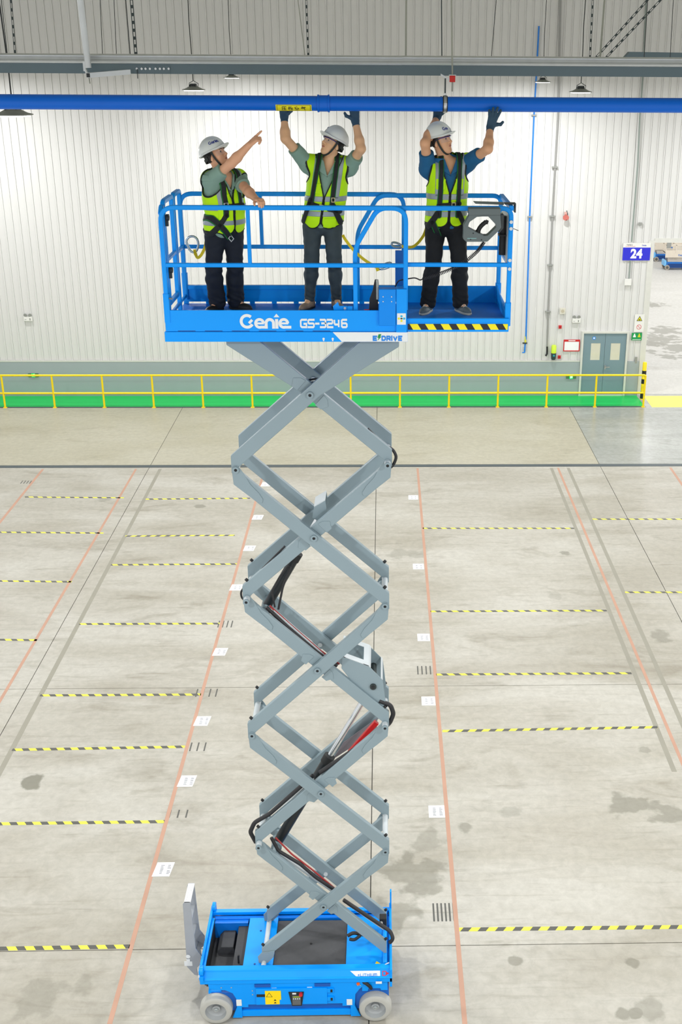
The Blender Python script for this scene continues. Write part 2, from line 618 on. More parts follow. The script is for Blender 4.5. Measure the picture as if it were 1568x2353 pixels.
for x, y0, y1, w in ((-6.28, 14.5, 30.9, .09), (4.77, 16, 30.9, .085), (5.25, 16, 30.9, .085)):
    obj('tape_residue', MB().box(x - w / 2, x + w / 2, y0, y1, 0, T * .7), m_gh, floor)
m_hz = hazard_mat('hazard_tape', 0.235, 0.7, (0, 1), (226, 222, 74), (82, 82, 78))
m_hz2 = hazard_mat('hazard_tape_b', 0.235, -0.7, (0, 1), (226, 222, 74), (82, 82, 78))
for k, (x0, y0, x1, y1) in enumerate([(57, 1142, 285, 1144), (0, 1223, 238, 1225), (0, 1335, 165, 1337), (0, 1470, 85, 1471),
                         (335, 1147, 575, 1145), (288, 1232, 540, 1230), (255, 1298, 545, 1296), (182, 1434, 505, 1433), (92, 1598, 462, 1596),
                         (28, 1723, 425, 1716), (0, 1893, 378, 1888), (0, 2180, 298, 2175), (972, 1214, 1320, 1214), (990, 1405, 1395, 1403),
                         (1003, 1550, 1452, 1547), (1017, 1680, 1512, 1671), (1056, 2136, 1568, 2130), (1362, 1193, 1568, 1193), (1437, 1361, 1568, 1361)]):
    a, b = fl(x0, y0), fl(x1, y1)
    if x0 == 0: a = a + (a - b).normalized() * 1.5
    if x1 == 1568: b = b + (b - a).normalized() * 1.5
    w = 0.036
    obj('hazard_tape', MB().prism([(a.x, a.y - w, 0), (b.x, b.y - w, 0), (b.x, b.y + w, 0), (a.x, a.y + w, 0)], (0, 0, T)), m_hz2 if k in (5, 15, 16) else m_hz, floor)
# black tally marks beside the tapes
m_tick = mat('black_floor_marking', (92, 92, 88), 0.7)
for (px, py, n, dx, ln) in ((518, 1434, 4, .09, .3), (475, 1592, 4, .12, .28), (455, 1716, 3, .12, .26), (975, 1540, 4, .08, .32), (1020, 2096, 6, .055, .36), (410, 1870, 3, .13, .2), (60, 1108, 4, .08, .22)):
    c = fl(px, py)
    for i in range(n):
        x = c.x + (i - (n - 1) / 2) * dx
        obj('floor_mark', MB().box(x - .012, x + .012, c.y - ln / 2, c.y + ln / 2, 0, T * .6), m_tick, floor)

# number sheets on the floor
m_paper = mat('white_paper', (246, 247, 250), 0.6, var=0.02)
m_ink = mat('grey_ink', (120, 122, 130), 0.7)
ppr = [(613, 1113, 'farthest white sheet beside the left orange floor tape'), (594, 1189, 'second-farthest white sheet along the left orange floor tape'),
       (575, 1260, 'white sheet by the left orange tape, just left of the second scissor crossing'), (545, 1350, 'white sheet by the left orange tape, half behind the black hose loop'),
       (508, 1498, 'white sheet by the left orange tape, level with the middle crossing'), (467, 1657, 'white printed sheet by the left orange tape, between two striped tapes'),
       (432, 1795, 'large white printed sheet by the left orange tape, above the long striped tape'), (378, 1998, 'nearest and largest white sheet beside the left orange floor tape'),
       (950, 1143, 'farthest white sheet beside the orange tape right of the lift'), (962, 1302, 'second-farthest white sheet along the tape right of the lift'),
       (974, 1465, 'third white sheet along the orange tape right of the lift'), (985, 1611, 'white printed sheet by the right tape, below the floor joint'),
       (1004, 1865, 'nearest white sheet beside the orange tape right of the lift')]
for i, (px, py, lb) in enumerate(ppr):
    c = fl(px, py)
    wx, wy = 0.125, 0.155
    sk = 0.06 if px < 700 else 0.0
    r = thing('paper_sheet', lb, 'paper', (c.x, c.y, 0), 'number sheets stuck along the floor tapes')
    obj('sheet', MB().prism([(c.x - wx - sk * .5, c.y - wy, 0.0022), (c.x + wx - sk * .5, c.y - wy, 0.0022), (c.x + wx, c.y + wy, 0.0022), (c.x - wx, c.y + wy, 0.0022)], (0, 0, 0.001)), m_paper, r)
    b = MB()
    rnd = random.Random(i)
    for col_ in range(2):
        for q in range(7):
            x = c.x + (-0.06 + col_ * 0.1)
            y = c.y - 0.1 + q * 0.03
            if rnd.random() < .85:
                b.box(x, x + 0.035 + .02 * rnd.random(), y, y + 0.014, 0.0032, 0.0036)
    obj('print', b, m_ink, r)['kind'] = 'stuff'

# ---- back wall: sheet panels one by one on a backing, plinth below
m_wall = mat('white_wall_sheet', (220, 220, 218), 0.42, var=0.015, scale=0.8)
m_wall2 = mat('wall_sheet_backing', (205, 205, 196), 0.6)
wb = MB()
wb.box(XL, XO - .02, YW + .03, YW + .16, 0, ZT)
wb.box(XO - .02, XR, YW + .03, YW + .16, ZO, ZT)
wall = struct(obj('wall_back', wb, m_wall2))
PITCH = 0.243


def panel_mesh(z0, z1, nm):
    w = PITCH
    prof = [(0, 0), (w - .05, 0), (w - .042, -.022), (w - .014, -.022), (w - .004, 0), (w - .004, .012), (w, .012)]
    b = MB()
    vs = [(x, y, z) for z in (z0, z1) for x, y in prof]
    n = len(prof)
    b.add(vs, [(i, i + 1, n + i + 1, n + i) for i in range(n - 1)])
    return b


x = XL
protos = {}
while x < XR:
    hi = x + PITCH * .6 > XO
    key = 'hi' if hi else 'lo'
    org = (x, YW, 0)
    if key not in protos:
        b = panel_mesh(ZO if hi else 1.17, ZT, key)
        b.v = [(v[0] + x, v[1] + YW, v[2]) for v in b.v]
        protos[key] = obj('wall_panel', b, m_wall, wall, origin=org)
    else:
        copy_piece(protos[key], org, wall)
    x += PITCH
# ---- roof deck, unseen above the hangers: added to block ambient light
struct(obj('ceiling', MB().box(-26, 34, -9, YW + .2, ZT, ZT + .1), mat('roof_deck', (176, 178, 172), .7)), 'unseen pale roof deck of the hall, added to block ambient light')
m_trim = mat('white_corner_trim', (214, 214, 208), 0.4)
tr = MB()
tr.box(XO - .17, XO + .02, YW - .03, YW + .2, 0, ZO + .05)
tr.box(XO + .02, XR, YW - .03, YW + .2, ZO - .02, ZO + .12)
struct(obj('trim_1', tr, m_trim), 'white sheet trim around the wide opening in the back wall')
DX0, DX1, DZ = 6.70, 8.30, 2.24
pl = MB()
pl.box(XL, DX0 - .005, YW - .05, YW + .02, 0, 1.2)
pl.box(DX1 + .005, XO - .18, YW - .05, YW + .02, 0, 1.2)
struct(obj('baseboard_back', pl, mat('grey_plinth', (162, 172, 177), 0.35, var=0.03, scale=1.5)), 'grey plinth along the foot of the back wall')
struct(obj('trim_2', MB().box(XL, DX0 - .01, YW - .06, YW - .02, 1.19, 1.235), m_trim), 'white flashing strip above the grey plinth')

# ---- double door
m_door = mat('blue_grey_door', (122, 146, 156), 0.42, var=0.03)
m_chrome = mat('brushed_steel', (190, 192, 192), 0.3, 1.0)
fr = MB()
fr.box(DX0, DX0 + .07, YW - .09, YW + .03, 0, DZ)
fr.box(DX1 - .07, DX1, YW - .09, YW + .03, 0, DZ)
fr.box(DX0 + .07, DX1 - .07, YW - .09, YW + .03, DZ - .07, DZ)
fr.box(DX0 + .07, DX1 - .07, YW - .08, YW + .03, 0, .05)
door = struct(obj('door_1', fr, m_trim, bev=.004), 'grey double door with two small windows beside the wide opening')
xm = (DX0 + DX1) / 2 + .01
for k, (a, b) in enumerate(((DX0 + .075, xm - .004), (xm + .004, DX1 - .075))):
    d = MB()
    wx0 = a + (b - a) * (.36 if k == 0 else .28)
    wx1 = wx0 + .32
    z0, z1 = 1.25, 1.83
    for q in ((a, wx0, .055, DZ - .075), (wx1, b, .055, DZ - .075), (wx0, wx1, .055, z0), (wx0, wx1, z1, DZ - .075)):
        d.box(q[0], q[1], YW - .05, YW - .01, q[2], q[3])
    leaf = obj('door_leaf', d, m_door, door)
    obj('pane', MB().box(wx0, wx1, YW - .045, YW - .035, z0, z1), mat('door_glass', (214, 210, 192), 0.08, spec=.8), leaf)
    if k == 1:
        h = MB()
        h.box(xm + .03, xm + .08, YW - .06, YW - .05, .93, 1.07)
        h.cyl((xm + .055, YW - .06, 1.02), (xm + .055, YW - .11, 1.02), .012)
        h.box(xm + .04, xm + .2, YW - .12, YW - .1, 1.005, 1.035)
        obj('handle', h, m_chrome, leaf)
    else:
        s = MB(); c = at(1366, 777, YW - .055)
        s.cyl((c.x, YW - .051, c.z), (c.x, YW - .054, c.z), .055, 20)
        st = obj('door_sticker', s, mat('sticker_blue', (36, 140, 232), 0.4), leaf)
        obj('sticker_mark', MB().box(c.x - .025, c.x + .025, YW - .056, YW - .0541, c.z - .025, c.z + .025), m_paper, leaf)

# ---- yellow guard railing: posts and rails
m_yel = mat('railing_yellow', (246, 218, 18), 0.38, var=0.04)
YR = 36.93
RX0, RX1 = fl(12, 937).x, fl(1481, 938.5).x
rl = thing('guard_railing', 'yellow two-rail guard railing along the green walkway', 'railing', (RX0, YR, 0))
NP = 14
for i in range(-1, NP):
    px = RX0 + (RX1 - RX0) * i / (NP - 1)
    b = MB()
    b.cyl((px, YR, 0), (px, YR, 1.075), .033, 12)
    b.box(px - .06, px + .06, YR - .05, YR + .05, 0, .012)
    obj('post', b, m_yel, rl, smooth=40)
for z, e in ((1.09, .0), (.49, .0)):
    obj('rail', MB().tube([(RX0 - 3.2, YR, z), (RX1 - .05, YR, z), (RX1 - .01, YR, z - .02), (RX1, YR, z - .06)], .033, 12), m_yel, rl, smooth=50)

# ---- yellow/black bollard at the jamb
c = fl(1476, 917)
zt = at(1484, 832, c.y).z
bo = thing('bollard', 'yellow and black banded bollard at the opening jamb', 'bollard', (c.x, c.y, 0))
obj('post', MB().lathe((c.x, c.y, 0), (0, 0, 1), [(0, 0), (0, .07), (zt - .03, .07), (zt, .05), (zt, 0)], 20), m_yel, bo, smooth=50)
m_blk = mat('black_paint', (24, 26, 28), 0.4)
for q0, q1 in ((.0, .25), (.52, .68), (.83, .97)):
    obj('band', MB().ring((c.x, c.y, q0 + .03), (c.x, c.y, q1 + .03), .0725, .069, 20), m_blk, bo, smooth=50)

# ================================================================== OVERHEAD
m_galv = mat('galvanised_steel', (206, 210, 210), 0.34, 0.35, var=0.10, scale=9)
m_galvd = mat('grey_primed_steel', (98, 116, 122), 0.5, 0.1, var=0.05)
m_dark = mat('dark_steel', (64, 72, 72), 0.5, 0.6)
m_cable = mat('black_cable', (40, 44, 44), 0.6)
m_rod = mat('zinc_rod', (150, 152, 140), 0.45, 0.7)

# ---- beam across the hall
YB = 12.2
zt, zm, zb = 10.945, 10.858, 10.765
bm_ = thing('roof_beam', 'galvanised steel beam running above the blue pipe', 'beam', (-.4, YB, zb))
prof = [(0, zb), (0, zm), (-.012, zm), (-.03, zm + .006), (-.035, zm + .018), (-.03, zm + .03), (.0, zm + .036), (.004, zm + .06), (-.006, zm + .064), (-.01, zm + .075), (.01, zt - .004),
        (.16, zt), (.16, zt - .006), (.03, zt - .01), (.02, zm), (.02, zb + .006), (.10, zb + .006), (.10, zb)]
ws = [(0, zb), (0, zm), (.012, zm), (.012, zb + .008), (.10, zb + .008), (.10, zb)]
obj('web', MB().prism([(-7.5, YB + p[0], p[1]) for p in ws], (15, 0, 0)), m_galvd, bm_)
for x0, x1, dz in ((-7.5, .2, 0), (.2, 7.5, .0015)):
    cs = [(-.004, zm - .002), (-.03, zm + .004), (-.036, zm + .016), (-.03, zm + .028), (-.006, zm + .034), (0, zm + .058), (-.012, zm + .062), (-.014, zm + .072), (.01, zt - .006),
          (.16, zt), (.16, zm - .002)]
    obj('cover_channel', MB().prism([(x0, YB + p[0], p[1] + dz) for p in cs], (x1 - x0, 0, 0)), m_galv, bm_)
c0 = at(308, 156, YB - .01)
obj('splice_plate', MB().box(c0.x - .01, at(392, 164, YB).x, YB - .006, YB, c0.z - .045, c0.z + .02), m_galvd, bm_)
for px in (315, 326, 335, 345, 358, 368, 377, 388):
    c = at(px, 158, YB - .006)
    obj('bolt', MB().cyl((c.x, YB - .006, c.z), (c.x, YB - .016, c.z), .011, 10), m_chrome, bm_)
c = at(315, 158, YB - .02)
obj('stud', MB().cyl((c.x, YB - .02, c.z), (c.x, YB - .02, c.z - .09), .004, 8), m_dark, bm_)

# ---- galvanised sway brace and strut stub at the left
a, b = at(180, -40, 12.05), at(203, 156, 12.05)
br = thing('sway_brace', 'round galvanised sway brace with clevis beside the roof beam', 'brace', b)
obj('tube', MB().cyl(a, b, .031, 20), m_galv, br, smooth=40)
obj('clevis', MB().box(b.x - .045, b.x - .02, b.y - .02, b.y + .03, b.z - .03, b.z + .06).cyl(b + Vector((-.02, -.03, -.02)), b + Vector((.0, -.03, -.075)), .012, 10), m_galv, br)
q = at(198, 173, 11.98)
obj('strut_channel', MB().prism([(q.x, q.y, q.z + .022), (q.x, q.y, q.z - .022), (q.x + .04, q.y, q.z - .022), (q.x + .04, q.y, q.z + .022)], (.36, .14, .03)), m_galv, br)
obj('strut_opening', MB().box(q.x + .004, q.x + .036, q.y - .004, q.y - .001, q.z - .018, q.z + .018), m_blk, br)
obj('bolt', MB().cyl((q.x + .02, q.y + .02, q.z - .02), (q.x + .025, q.y + .02, q.z - .075), .006, 8), m_rod, br)

# ---- hangers, perforated bars, rods and cables above the beam


def hanger(name, pa, pb, Y, w, m, label, perf=False, cat='hanger', ext=True):
    a, b = at(*pa, Y), at(*pb, Y)
    if ext:
        a = a + (a - b) * .5
    if perf:
        r = thing(name, label, cat, b)
        d = (b - a).normalized(); L = (b - a).length
        sd = Vector((1, 0, 0)) if abs(d.x) < .5 else Vector((0, 0, 1))
        sd = (sd - d * sd.dot(d)).normalized()
        mb = MB()
        for s in (-1, 1):
            mb.prism([a + sd * s * w * .5, a + sd * s * w * .26, b + sd * s * w * .26, b + sd * s * w * .5], (0, .004, 0))
        obj('bar_edge', mb, m, r)['kind'] = 'stuff'
        mb = MB()
        n = int(L / .075)
        for i in range(n):
            c = a + d * (L * (i + .5) / n)
            e = d * .016
            mb.prism([c - e - sd * w * .26, c - e + sd * w * .26, c + e + sd * w * .26, c + e - sd * w * .26], (0, .004, 0))
        obj('bar_bridge', mb, m, r)['kind'] = 'stuff'
        return r
    o = obj(name, MB().cyl(a, b, w / 2, 8), m, smooth=40)
    return tag(o, label, cat)


YH = 13.2
hanger('perforated_hanger', (25, 0), (35, 128), YH, .022, m_dark, 'dark perforated hanger at the far left above the beam', True)
hanger('perforated_hanger', (302, 0), (313, 132), YH, .034, m_dark, 'wide perforated hanger right of the galvanised sway brace', True)
hanger('perforated_hanger', (704, 0), (709, 134), YH, .022, m_dark, 'perforated hanger above the yellow pipe label', True)
hanger('perforated_hanger', (1363, 0), (1356, 140), YH, .022, m_dark, 'upright perforated hanger left of the diagonal bars', True)
hanger('perforated_bar', (1489, 0), (1365, 138), YH + .3, .024, m_dark, 'upper diagonal perforated bar at the top right', True, 'bar')
hanger('perforated_bar', (1519, 0), (1388, 138), YH + .5, .024, m_dark, 'lower diagonal perforated bar at the top right', True, 'bar')
for i, (pa, pb, w, m, lb) in enumerate([((3, 0), (17, 126), .008, m_cable, 'thin leaning cable at the top left corner'), ((230, 0), (236, 132), .007, m_cable, 'thin cable just right of the sway brace'),
                         ((262, 0), (268, 132), .007, m_cable, 'thin cable between sway brace and wide perforated hanger'), ((289, 0), (300, 134), .01, m_cable, 'dark cable hugging the wide perforated hanger'),
                         ((685, 0), (702, 136), .009, m_rod, 'slanting grey rod beside the middle perforated hanger'), ((934, 0), (933, 136), .02, m_rod, 'pale double rod above the middle worker and right worker gap'),
                         ((1015, 0), (1016, 140), .012, m_dark, 'dark threaded rod left of the red-capped rod'), ((1141, 0), (1129, 140), .007, m_cable, 'thin cable above the right worker gloved hand'),
                         ((1390, 0), (1379, 140), .022, m_rod, 'slanting grey tube beside the diagonal perforated bars'), ((1489, 0), (1480, 145), .008, m_cable, 'thin cable crossing the diagonal perforated bars'),
                         ((1548, 0), (1540, 145), .007, m_cable, 'thin cable at the top right corner')]):
    hanger('hanging_cable' if m is m_cable else 'hanger_rod', pa, pb, YH + .1 * (i % 3), w, m, lb, cat='cable' if m is m_cable else 'rod')
tray_a = at(1448, 119, 14.0)
tray = MB().prism([(tray_a.x - .12, 14.0, 10.86), (tray_a.x, 14.0, tray_a.z), (tray_a.x + 1.1, 14.0, tray_a.z - .01), (tray_a.x + 1.1, 14.0, 10.86)], (0, .12, 0))
tag(obj('cable_tray', tray, m_galvd), 'short grey duct end resting behind the beam at top right', 'duct')

# ---- hanging rod with the red block, pipe clamp
YP = 11.46
zp = (at(784, 238, YP)).z
RP = .0665
rb = at(1040, 181, 11.85)
rd = thing('hanger_assembly', 'threaded rod with red block in front of the beam', 'hanger', rb)
obj('rod', MB().cyl(at(1037, -60, 11.85), rb + Vector((0, 0, .03)), .008, 8), m_rod, rd, smooth=40)
obj('block', MB().box(rb.x - .027, rb.x + .027, rb.y - .027, rb.y + .027, rb.z - .03, rb.z + .03), mat('red_cap', (222, 34, 24), 0.45), rd, bev=.004)
obj('washer', MB().box(rb.x - .034, rb.x + .034, rb.y - .034, rb.y + .034, rb.z + .03, rb.z + .036), m_galv, rd)
obj('rod_end', MB().cyl(rb - Vector((0, 0, .03)), rb - Vector((0, 0, .115)), .007, 8), m_rod, rd)
obj('bracket_arm', MB().prism([(rb.x - .027, rb.y, rb.z - .02), (rb.x - .027, rb.y, rb.z), (rb.x - .11, rb.y + .03, rb.z + .045), (rb.x - .11, rb.y + .03, rb.z + .025)], (0, .03, 0)), m_galv, rd)

# ---- the blue pipe
m_pipe = mat('pipe_blue', (0, 104, 216), 0.36, var=0.05, scale=2.5, spec=.3)
pp = thing('compressed_air_pipe', 'long blue painted pipe held by the workers', 'pipe', (0, YP, zp))
obj('pipe_run', MB().cyl((-6.5, YP, zp), (at(731, 238, YP).x, YP, zp), RP, 40, cap=False), m_pipe, pp, smooth=40)
obj('pipe_run', MB().cyl((at(755, 238, YP).x, YP, zp), (6.5, YP, zp), RP, 40, cap=False), m_pipe, pp, smooth=40)
x0, x1 = at(731, 238, YP).x, at(757, 238, YP).x
obj('coupling', MB().lathe((x0, YP, zp), (1, 0, 0), [(-.004, RP), (-.004, RP + .012), (.012, RP + .012), (.014, RP + .006), (x1 - x0 - .014, RP + .006), (x1 - x0 - .012, RP + .012), (x1 - x0 + .004, RP + .012), (x1 - x0 + .004, RP)], 40), m_pipe, pp, smooth=30)
# yellow label wrapped on the pipe
xa, xb = at(635, 245, YP).x, at(717, 245, YP).x
lb = MB(); n = 14
A0, A1 = math.radians(-8), math.radians(-82)


def on_pipe(x, t, d=.0012):
    a = A0 + (A1 - A0) * t
    return Vector((x, YP - math.cos(a) * (RP + d), zp + math.sin(a) * (RP + d)))


for i in range(n):
    t0, t1 = i / n, (i + 1) / n
    lb.add([on_pipe(xa, t0), on_pipe(xb, t0), on_pipe(xb, t1), on_pipe(xa, t1)], [(0, 1, 2, 3)])
lab = obj('pipe_label', lb, mat('label_yellow', (236, 226, 10), 0.45, var=.02), pp)
lt = MB()


def rect_on(u0, u1, t0, t1):
    k = max(1, int(abs(t1 - t0) * 14))
    for i in range(k):
        s0, s1 = t0 + (t1 - t0) * i / k, t0 + (t1 - t0) * (i + 1) / k
        lt.add([on_pipe(xa + (xb - xa) * u0, s0, .002), on_pipe(xa + (xb - xa) * u1, s0, .002), on_pipe(xa + (xb - xa) * u1, s1, .002), on_pipe(xa + (xb - xa) * u0, s1, .002)], [(0, 1, 2, 3)])


for r in ((.03, .97, .05, .075), (.03, .04, .05, .95), (.96, .97, .05, .95), (.03, .97, .925, .95)):
    rect_on(*r)
V, F = text_mesh('压 缩 空 气', .062, .0012)
if V:
    mnx, mxx = min(v[0] for v in V), max(v[0] for v in V)
    sc = (xb - xa) * .68 / (mxx - mnx)
    lt.add([on_pipe((xa + xb) / 2 + (v[0] - (mnx + mxx) / 2) * sc, .5 - v[1] * 9.5, .002) for v in V], F)
obj('label_print', lt, m_ink if False else mat('black_ink', (22, 22, 20), 0.6), pp)['kind'] = 'stuff'
# clamp ring
xc = at(1023, 240, YP).x
cl = thing('pipe_clamp', 'steel ring clamp with rod holding the blue pipe', 'clamp', (xc, YP, zp))
obj('rubber_liner', MB().ring((xc - .022, YP, zp), (xc + .022, YP, zp), RP + .008, RP + .0005, 40), m_blk, cl, smooth=30)
obj('ring', MB().ring((xc - .013, YP, zp), (xc + .013, YP, zp), RP + .013, RP + .008, 40), m_chrome, cl, smooth=30)
for s in (-1, 1):
    obj('lug', MB().box(xc - .014, xc + .014, YP - RP - .035, YP - RP - .01, zp + s * .006 - .004, zp + s * .006 + .004), m_chrome, cl)
obj('nut', MB().cyl((xc, YP, zp + RP + .012), (xc, YP, zp + RP + .03), .012, 6), m_chrome, cl)
obj('rod', MB().cyl((xc, YP, zp + RP + .02), (xc, YP, at(1022, 180, YP).z), .007, 8), m_dark, cl)

# ================================================================== LAMPS
m_lampw = mat('lamp_reflector', (150, 154, 150), 0.45, 0.3)
m_lampd = mat('lamp_body_dark', (70, 76, 76), 0.5, 0.3)
m_led = mat('led_panel', (255, 255, 250), 0.4, emit=7.0)


def high_bay(x, y, z, label, s=1.0):
    r = thing('high_bay_lamp', label, 'lamp', (x, y, z), 'high-bay lamps')
    obj('reflector', MB().lathe((x, y, z), (0, 0, 1), [(-.035, .0), (-.035, .215), (-.03, .235), (-.022, .238), (-.005, .17), (.02, .12), (.04, .085), (.04, 0)], 28), m_lampw, r, smooth=30)
    obj('led_panel', MB().lathe((x, y, z), (0, 0, 1), [(-.036, 0), (-.036, .2), (-.046, .2), (-.046, 0)], 24), m_led, r)
    b = MB().box(x - .06, x + .06, y - .05, y + .05, z + .04, z + .09)
    for i in range(7):
        b.box(x - .075 + i * .022, x - .07 + i * .022, y - .08, y + .08, z + .02, z + .075)
    obj('driver', b, m_lampd, r)['kind'] = 'stuff'
    b = MB()
    b.tube([(x - .09, y, z + .03), (x - .08, y, z + .1), (x - .02, y, z + .13), (x, y, z + .15), (x + .03, y, z + .13), (x + .1, y, z + .09), (x + .09, y, z + .03)], .006, 6)
    obj('hook', b, m_lampd, r, smooth=40)
    obj('suspension_cable', MB().tube([(x, y, z + .14), (x + .004, y, z + .5), (x - .012, y, z + 1.2), (x + .01, y, z + 2.6)], .009, 6), m_cable, r, smooth=60)
    ld = bpy.data.lights.new('lamp_light', 'AREA')
    ld.shape = 'DISK'; ld.size = .42; ld.energy = LAMP_W; ld.color = (1.0, 1.0, .99)
    lo = bpy.data.objects.new('lamp_light', ld)
    COL.objects.link(lo)
    lo.location = (x, y, z - .06)
    return r


_lamps = {(1, 2): (30, 258, 'large high-bay lamp just below the pipe at the left edge'), (1, 3): (445, 203, 'unlit-looking grey high-bay lamp between beam and pipe'),
          (1, 4): (533, 176, 'small high-bay lamp close to the back wall, left bright patch'), (2, 3): (1335, 208, 'high-bay lamp lower right of the bright wall patch'),
          (2, 4): (1248, 186, 'small high-bay lamp beside the thin blue wall pipe')}
for i, lx in enumerate(LAMP_X):
    for j, ly in enumerate(LAMP_Y):
        if (i, j) in _lamps:
            px, py, lbl = _lamps[(i, j)]
            c = at(px, py, ly)
            high_bay(c.x, c.y, c.z, lbl)
        else:
            if ly > 38 and lx < 10:
                continue
            # the rest of the ceiling grid lies outside the picture: its lamps only
            ld = bpy.data.lights.new('lamp_light', 'AREA')
            ld.shape = 'DISK'; ld.size = .42; ld.energy = LAMP_W; ld.color = (1.0, 1.0, .99)
            lo = bpy.data.objects.new('lamp_light', ld)
            COL.objects.link(lo)
            lo.location = (lx, ly, 10.2)

# ================================================================== ON THE BACK WALL
YF = YW - .026
m_white = mat('white_plastic', (232, 232, 228), 0.4)
m_red = mat('signal_red', (206, 26, 30), 0.42)
m_gryp = mat('grey_plastic', (150, 152, 148), 0.5)


def plate(px0, py0, px1, py1, d=.02, Y=YF):
    a, b = at(px0, py0, Y), at(px1, py1, Y)
    return MB().box(min(a.x, b.x), max(a.x, b.x), Y - d, Y, min(a.z, b.z), max(a.z, b.z))


def wall_frame(px, py, Y=YF):
    """metres per pixel at that spot"""
    return (at(px + 1, py, Y).x - at(px, py, Y).x), (at(px, py, Y).z - at(px, py + 1, Y).z)


# number sign 24
c = at(1460, 579, YF)
sg = thing('bay_sign', 'blue number sign reading 24 under a white header', 'sign', (c.x, YF, c.z))
a, b = at(1433, 558, YF), at(1489, 598, YF)
W_, H_ = b.x - a.x + .06, a.z - b.z
X0 = a.x
obj('board', MB().box(X0, X0 + W_, YF - .03, YF, b.z, a.z), m_white, sg)
obj('blue_field', MB().box(X0, X0 + W_, YF - .034, YF - .03, b.z, b.z + H_ * .74), mat('sign_blue', (38, 40, 206), 0.45, var=.02), sg)
t = MB(); put_text(t, '24', H_ * .72, Vector((X0 + W_ * .5, YF - .036, b.z + H_ * .36)), EX, EZ, Vector(), 0.95, H_ * .03)
obj('number', t, m_paper, sg)['kind'] = 'stuff'
t = MB(); lettering(t, 'TEREX' if 'X' in GLY else 'TERE', Vector((X0 + W_ * .12, YF - .031, b.z + H_ * .85)), EX, EZ, Vector(), H_ * .07, .2, .35)
obj('header_word', t, mat('dark_print', (60, 60, 70), .6), sg)['kind'] = 'stuff'
obj('header_line', MB().box(X0 + W_ * .08, X0 + W_ * .44, YF - .032, YF - .03, b.z + H_ * .80, b.z + H_ * .815), m_red, sg)
t = MB(); wordmark(t, Vector((X0 + W_ * .68, YF - .031, b.z + H_ * .83)), EX, EZ, Vector(), H_ * .075)
obj('header_mark', t, mat('logo_blue', (30, 70, 190), .5), sg)['kind'] = 'stuff'

# junction box + small boxes
tag(obj('junction_box', plate(1436, 640, 1450, 655, .08), m_white, bev=.006), 'white junction box below the number sign', 'box')
tag(obj('sensor_box', plate(1468, 511, 1475, 518, .06), m_gryp, bev=.004), 'small grey sensor box above the number sign', 'box')
tag(obj('wall_stub', plate(1460, 820, 1464, 834, .03), m_gryp, bev=.004), 'tiny grey hook plate right of the door', 'plate')

# conduits and the thin blue drop pipe


def run(name, pts, r, m, label, cat, Y=YF - .045, clamps=(), mc=None):
    rt = thing(name, label, cat, at(*pts[-1], Y))
    obj('pipe', MB().tube([at(*p, Y) for p in pts], r, 8), m, rt, smooth=50)
    for cpx, cpy in clamps:
        q = at(cpx, cpy, Y)
        obj('clip', MB().box(q.x - r * 3.2, q.x + r * 3.2, Y - r * 1.5, Y + .044, q.z - .02, q.z + .02), mc or m_gryp, rt, bev=.003)
    return rt


m_bl2 = mat('thin_pipe_blue', (20, 128, 226), 0.4)
dp = run('drop_pipe', [(1239, 60), (1233, 176), (1228, 262), (1218, 496), (1209, 780)], .025, m_bl2, 'thin blue air pipe dropping down the back wall', 'pipe', clamps=((1228, 265), (1218.5, 498)), mc=m_gryp)
q0, q1 = at(1208.6, 773, YF - .04), at(1207.6, 787, YF - .04)
obj('marker_band', MB().cyl(q0, q1, .028, 10), mat('marker_yellow', (226, 222, 60), .5), dp)
q2 = at(1206, 810, YF - .04)
obj('valve_pipe', MB().cyl(q1, q2, .025, 10).cyl(q2, q2 + Vector((-.08, -.02, 0)), .02, 8), m_bl2, dp)
q3 = at(1207.5, 788, YF - .04)
obj('valve', MB().box(q3.x - .09, q3.x + .06, q3.y - .05, q3.y, q3.z - .02, q3.z + .02), m_dark, dp)
cn = run('conduit', [(1289, 0), (1285, 176), (1283, 262), (1276, 384), (1270, 497), (1265, 608), (1260, 716), (1258, 796)], .03, mat('conduit_grey', (158, 158, 156), .45, .3), 'grey conduit beside the thin blue pipe on the back wall', 'conduit', clamps=((1276, 384), (1270, 497), (1265, 609), (1260, 716)))
obj('hose_end', MB().tube([at(1258, 796, YF - .04), at(1258, 806, YF - .05), at(1257.5, 813, YF - .06), at(1254.5, 818, YF - .08)], .032, 8), m_blk, cn, smooth=50)
run('conduit', [(1486, 0), (1478, 180), (1471, 270), (1466, 380), (1452, 556)], .024, mat('conduit_green_grey', (140, 152, 146), .5), 'thin grey conduit running down to the number sign', 'conduit')
run('conduit', [(1449, 598), (1446, 640)], .024, mat('conduit_green_grey', (140, 152, 146), .5), 'short conduit between number sign and junction box', 'conduit')

# siren horn
c = at(1302, 494, YF)
si = thing('siren', 'red and white siren horn with bent lead on the wall', 'siren', (c.x, YF, c.z))
obj('horn', MB().lathe((c.x, YF, c.z - .02), (-.2, -1, -.25), [(0, .05), (.06, .05), (.1, .07), (.18, .10), (.18, 0)], 16), mat('siren_red', (214, 120, 112), .5), si, smooth=40)
obj('base', MB().box(c.x - .07, c.x + .03, YF - .05, YF, c.z + .02, c.z + .1), mat('siren_pink', (214, 170, 160), .5), si, bev=.005)
obj('lead', MB().tube([at(1303, 484, YF - .02), at(1305, 492, YF - .06), at(1305, 502, YF - .1), at(1302, 506, YF - .16)], .014, 8), m_dark, si, smooth=50)

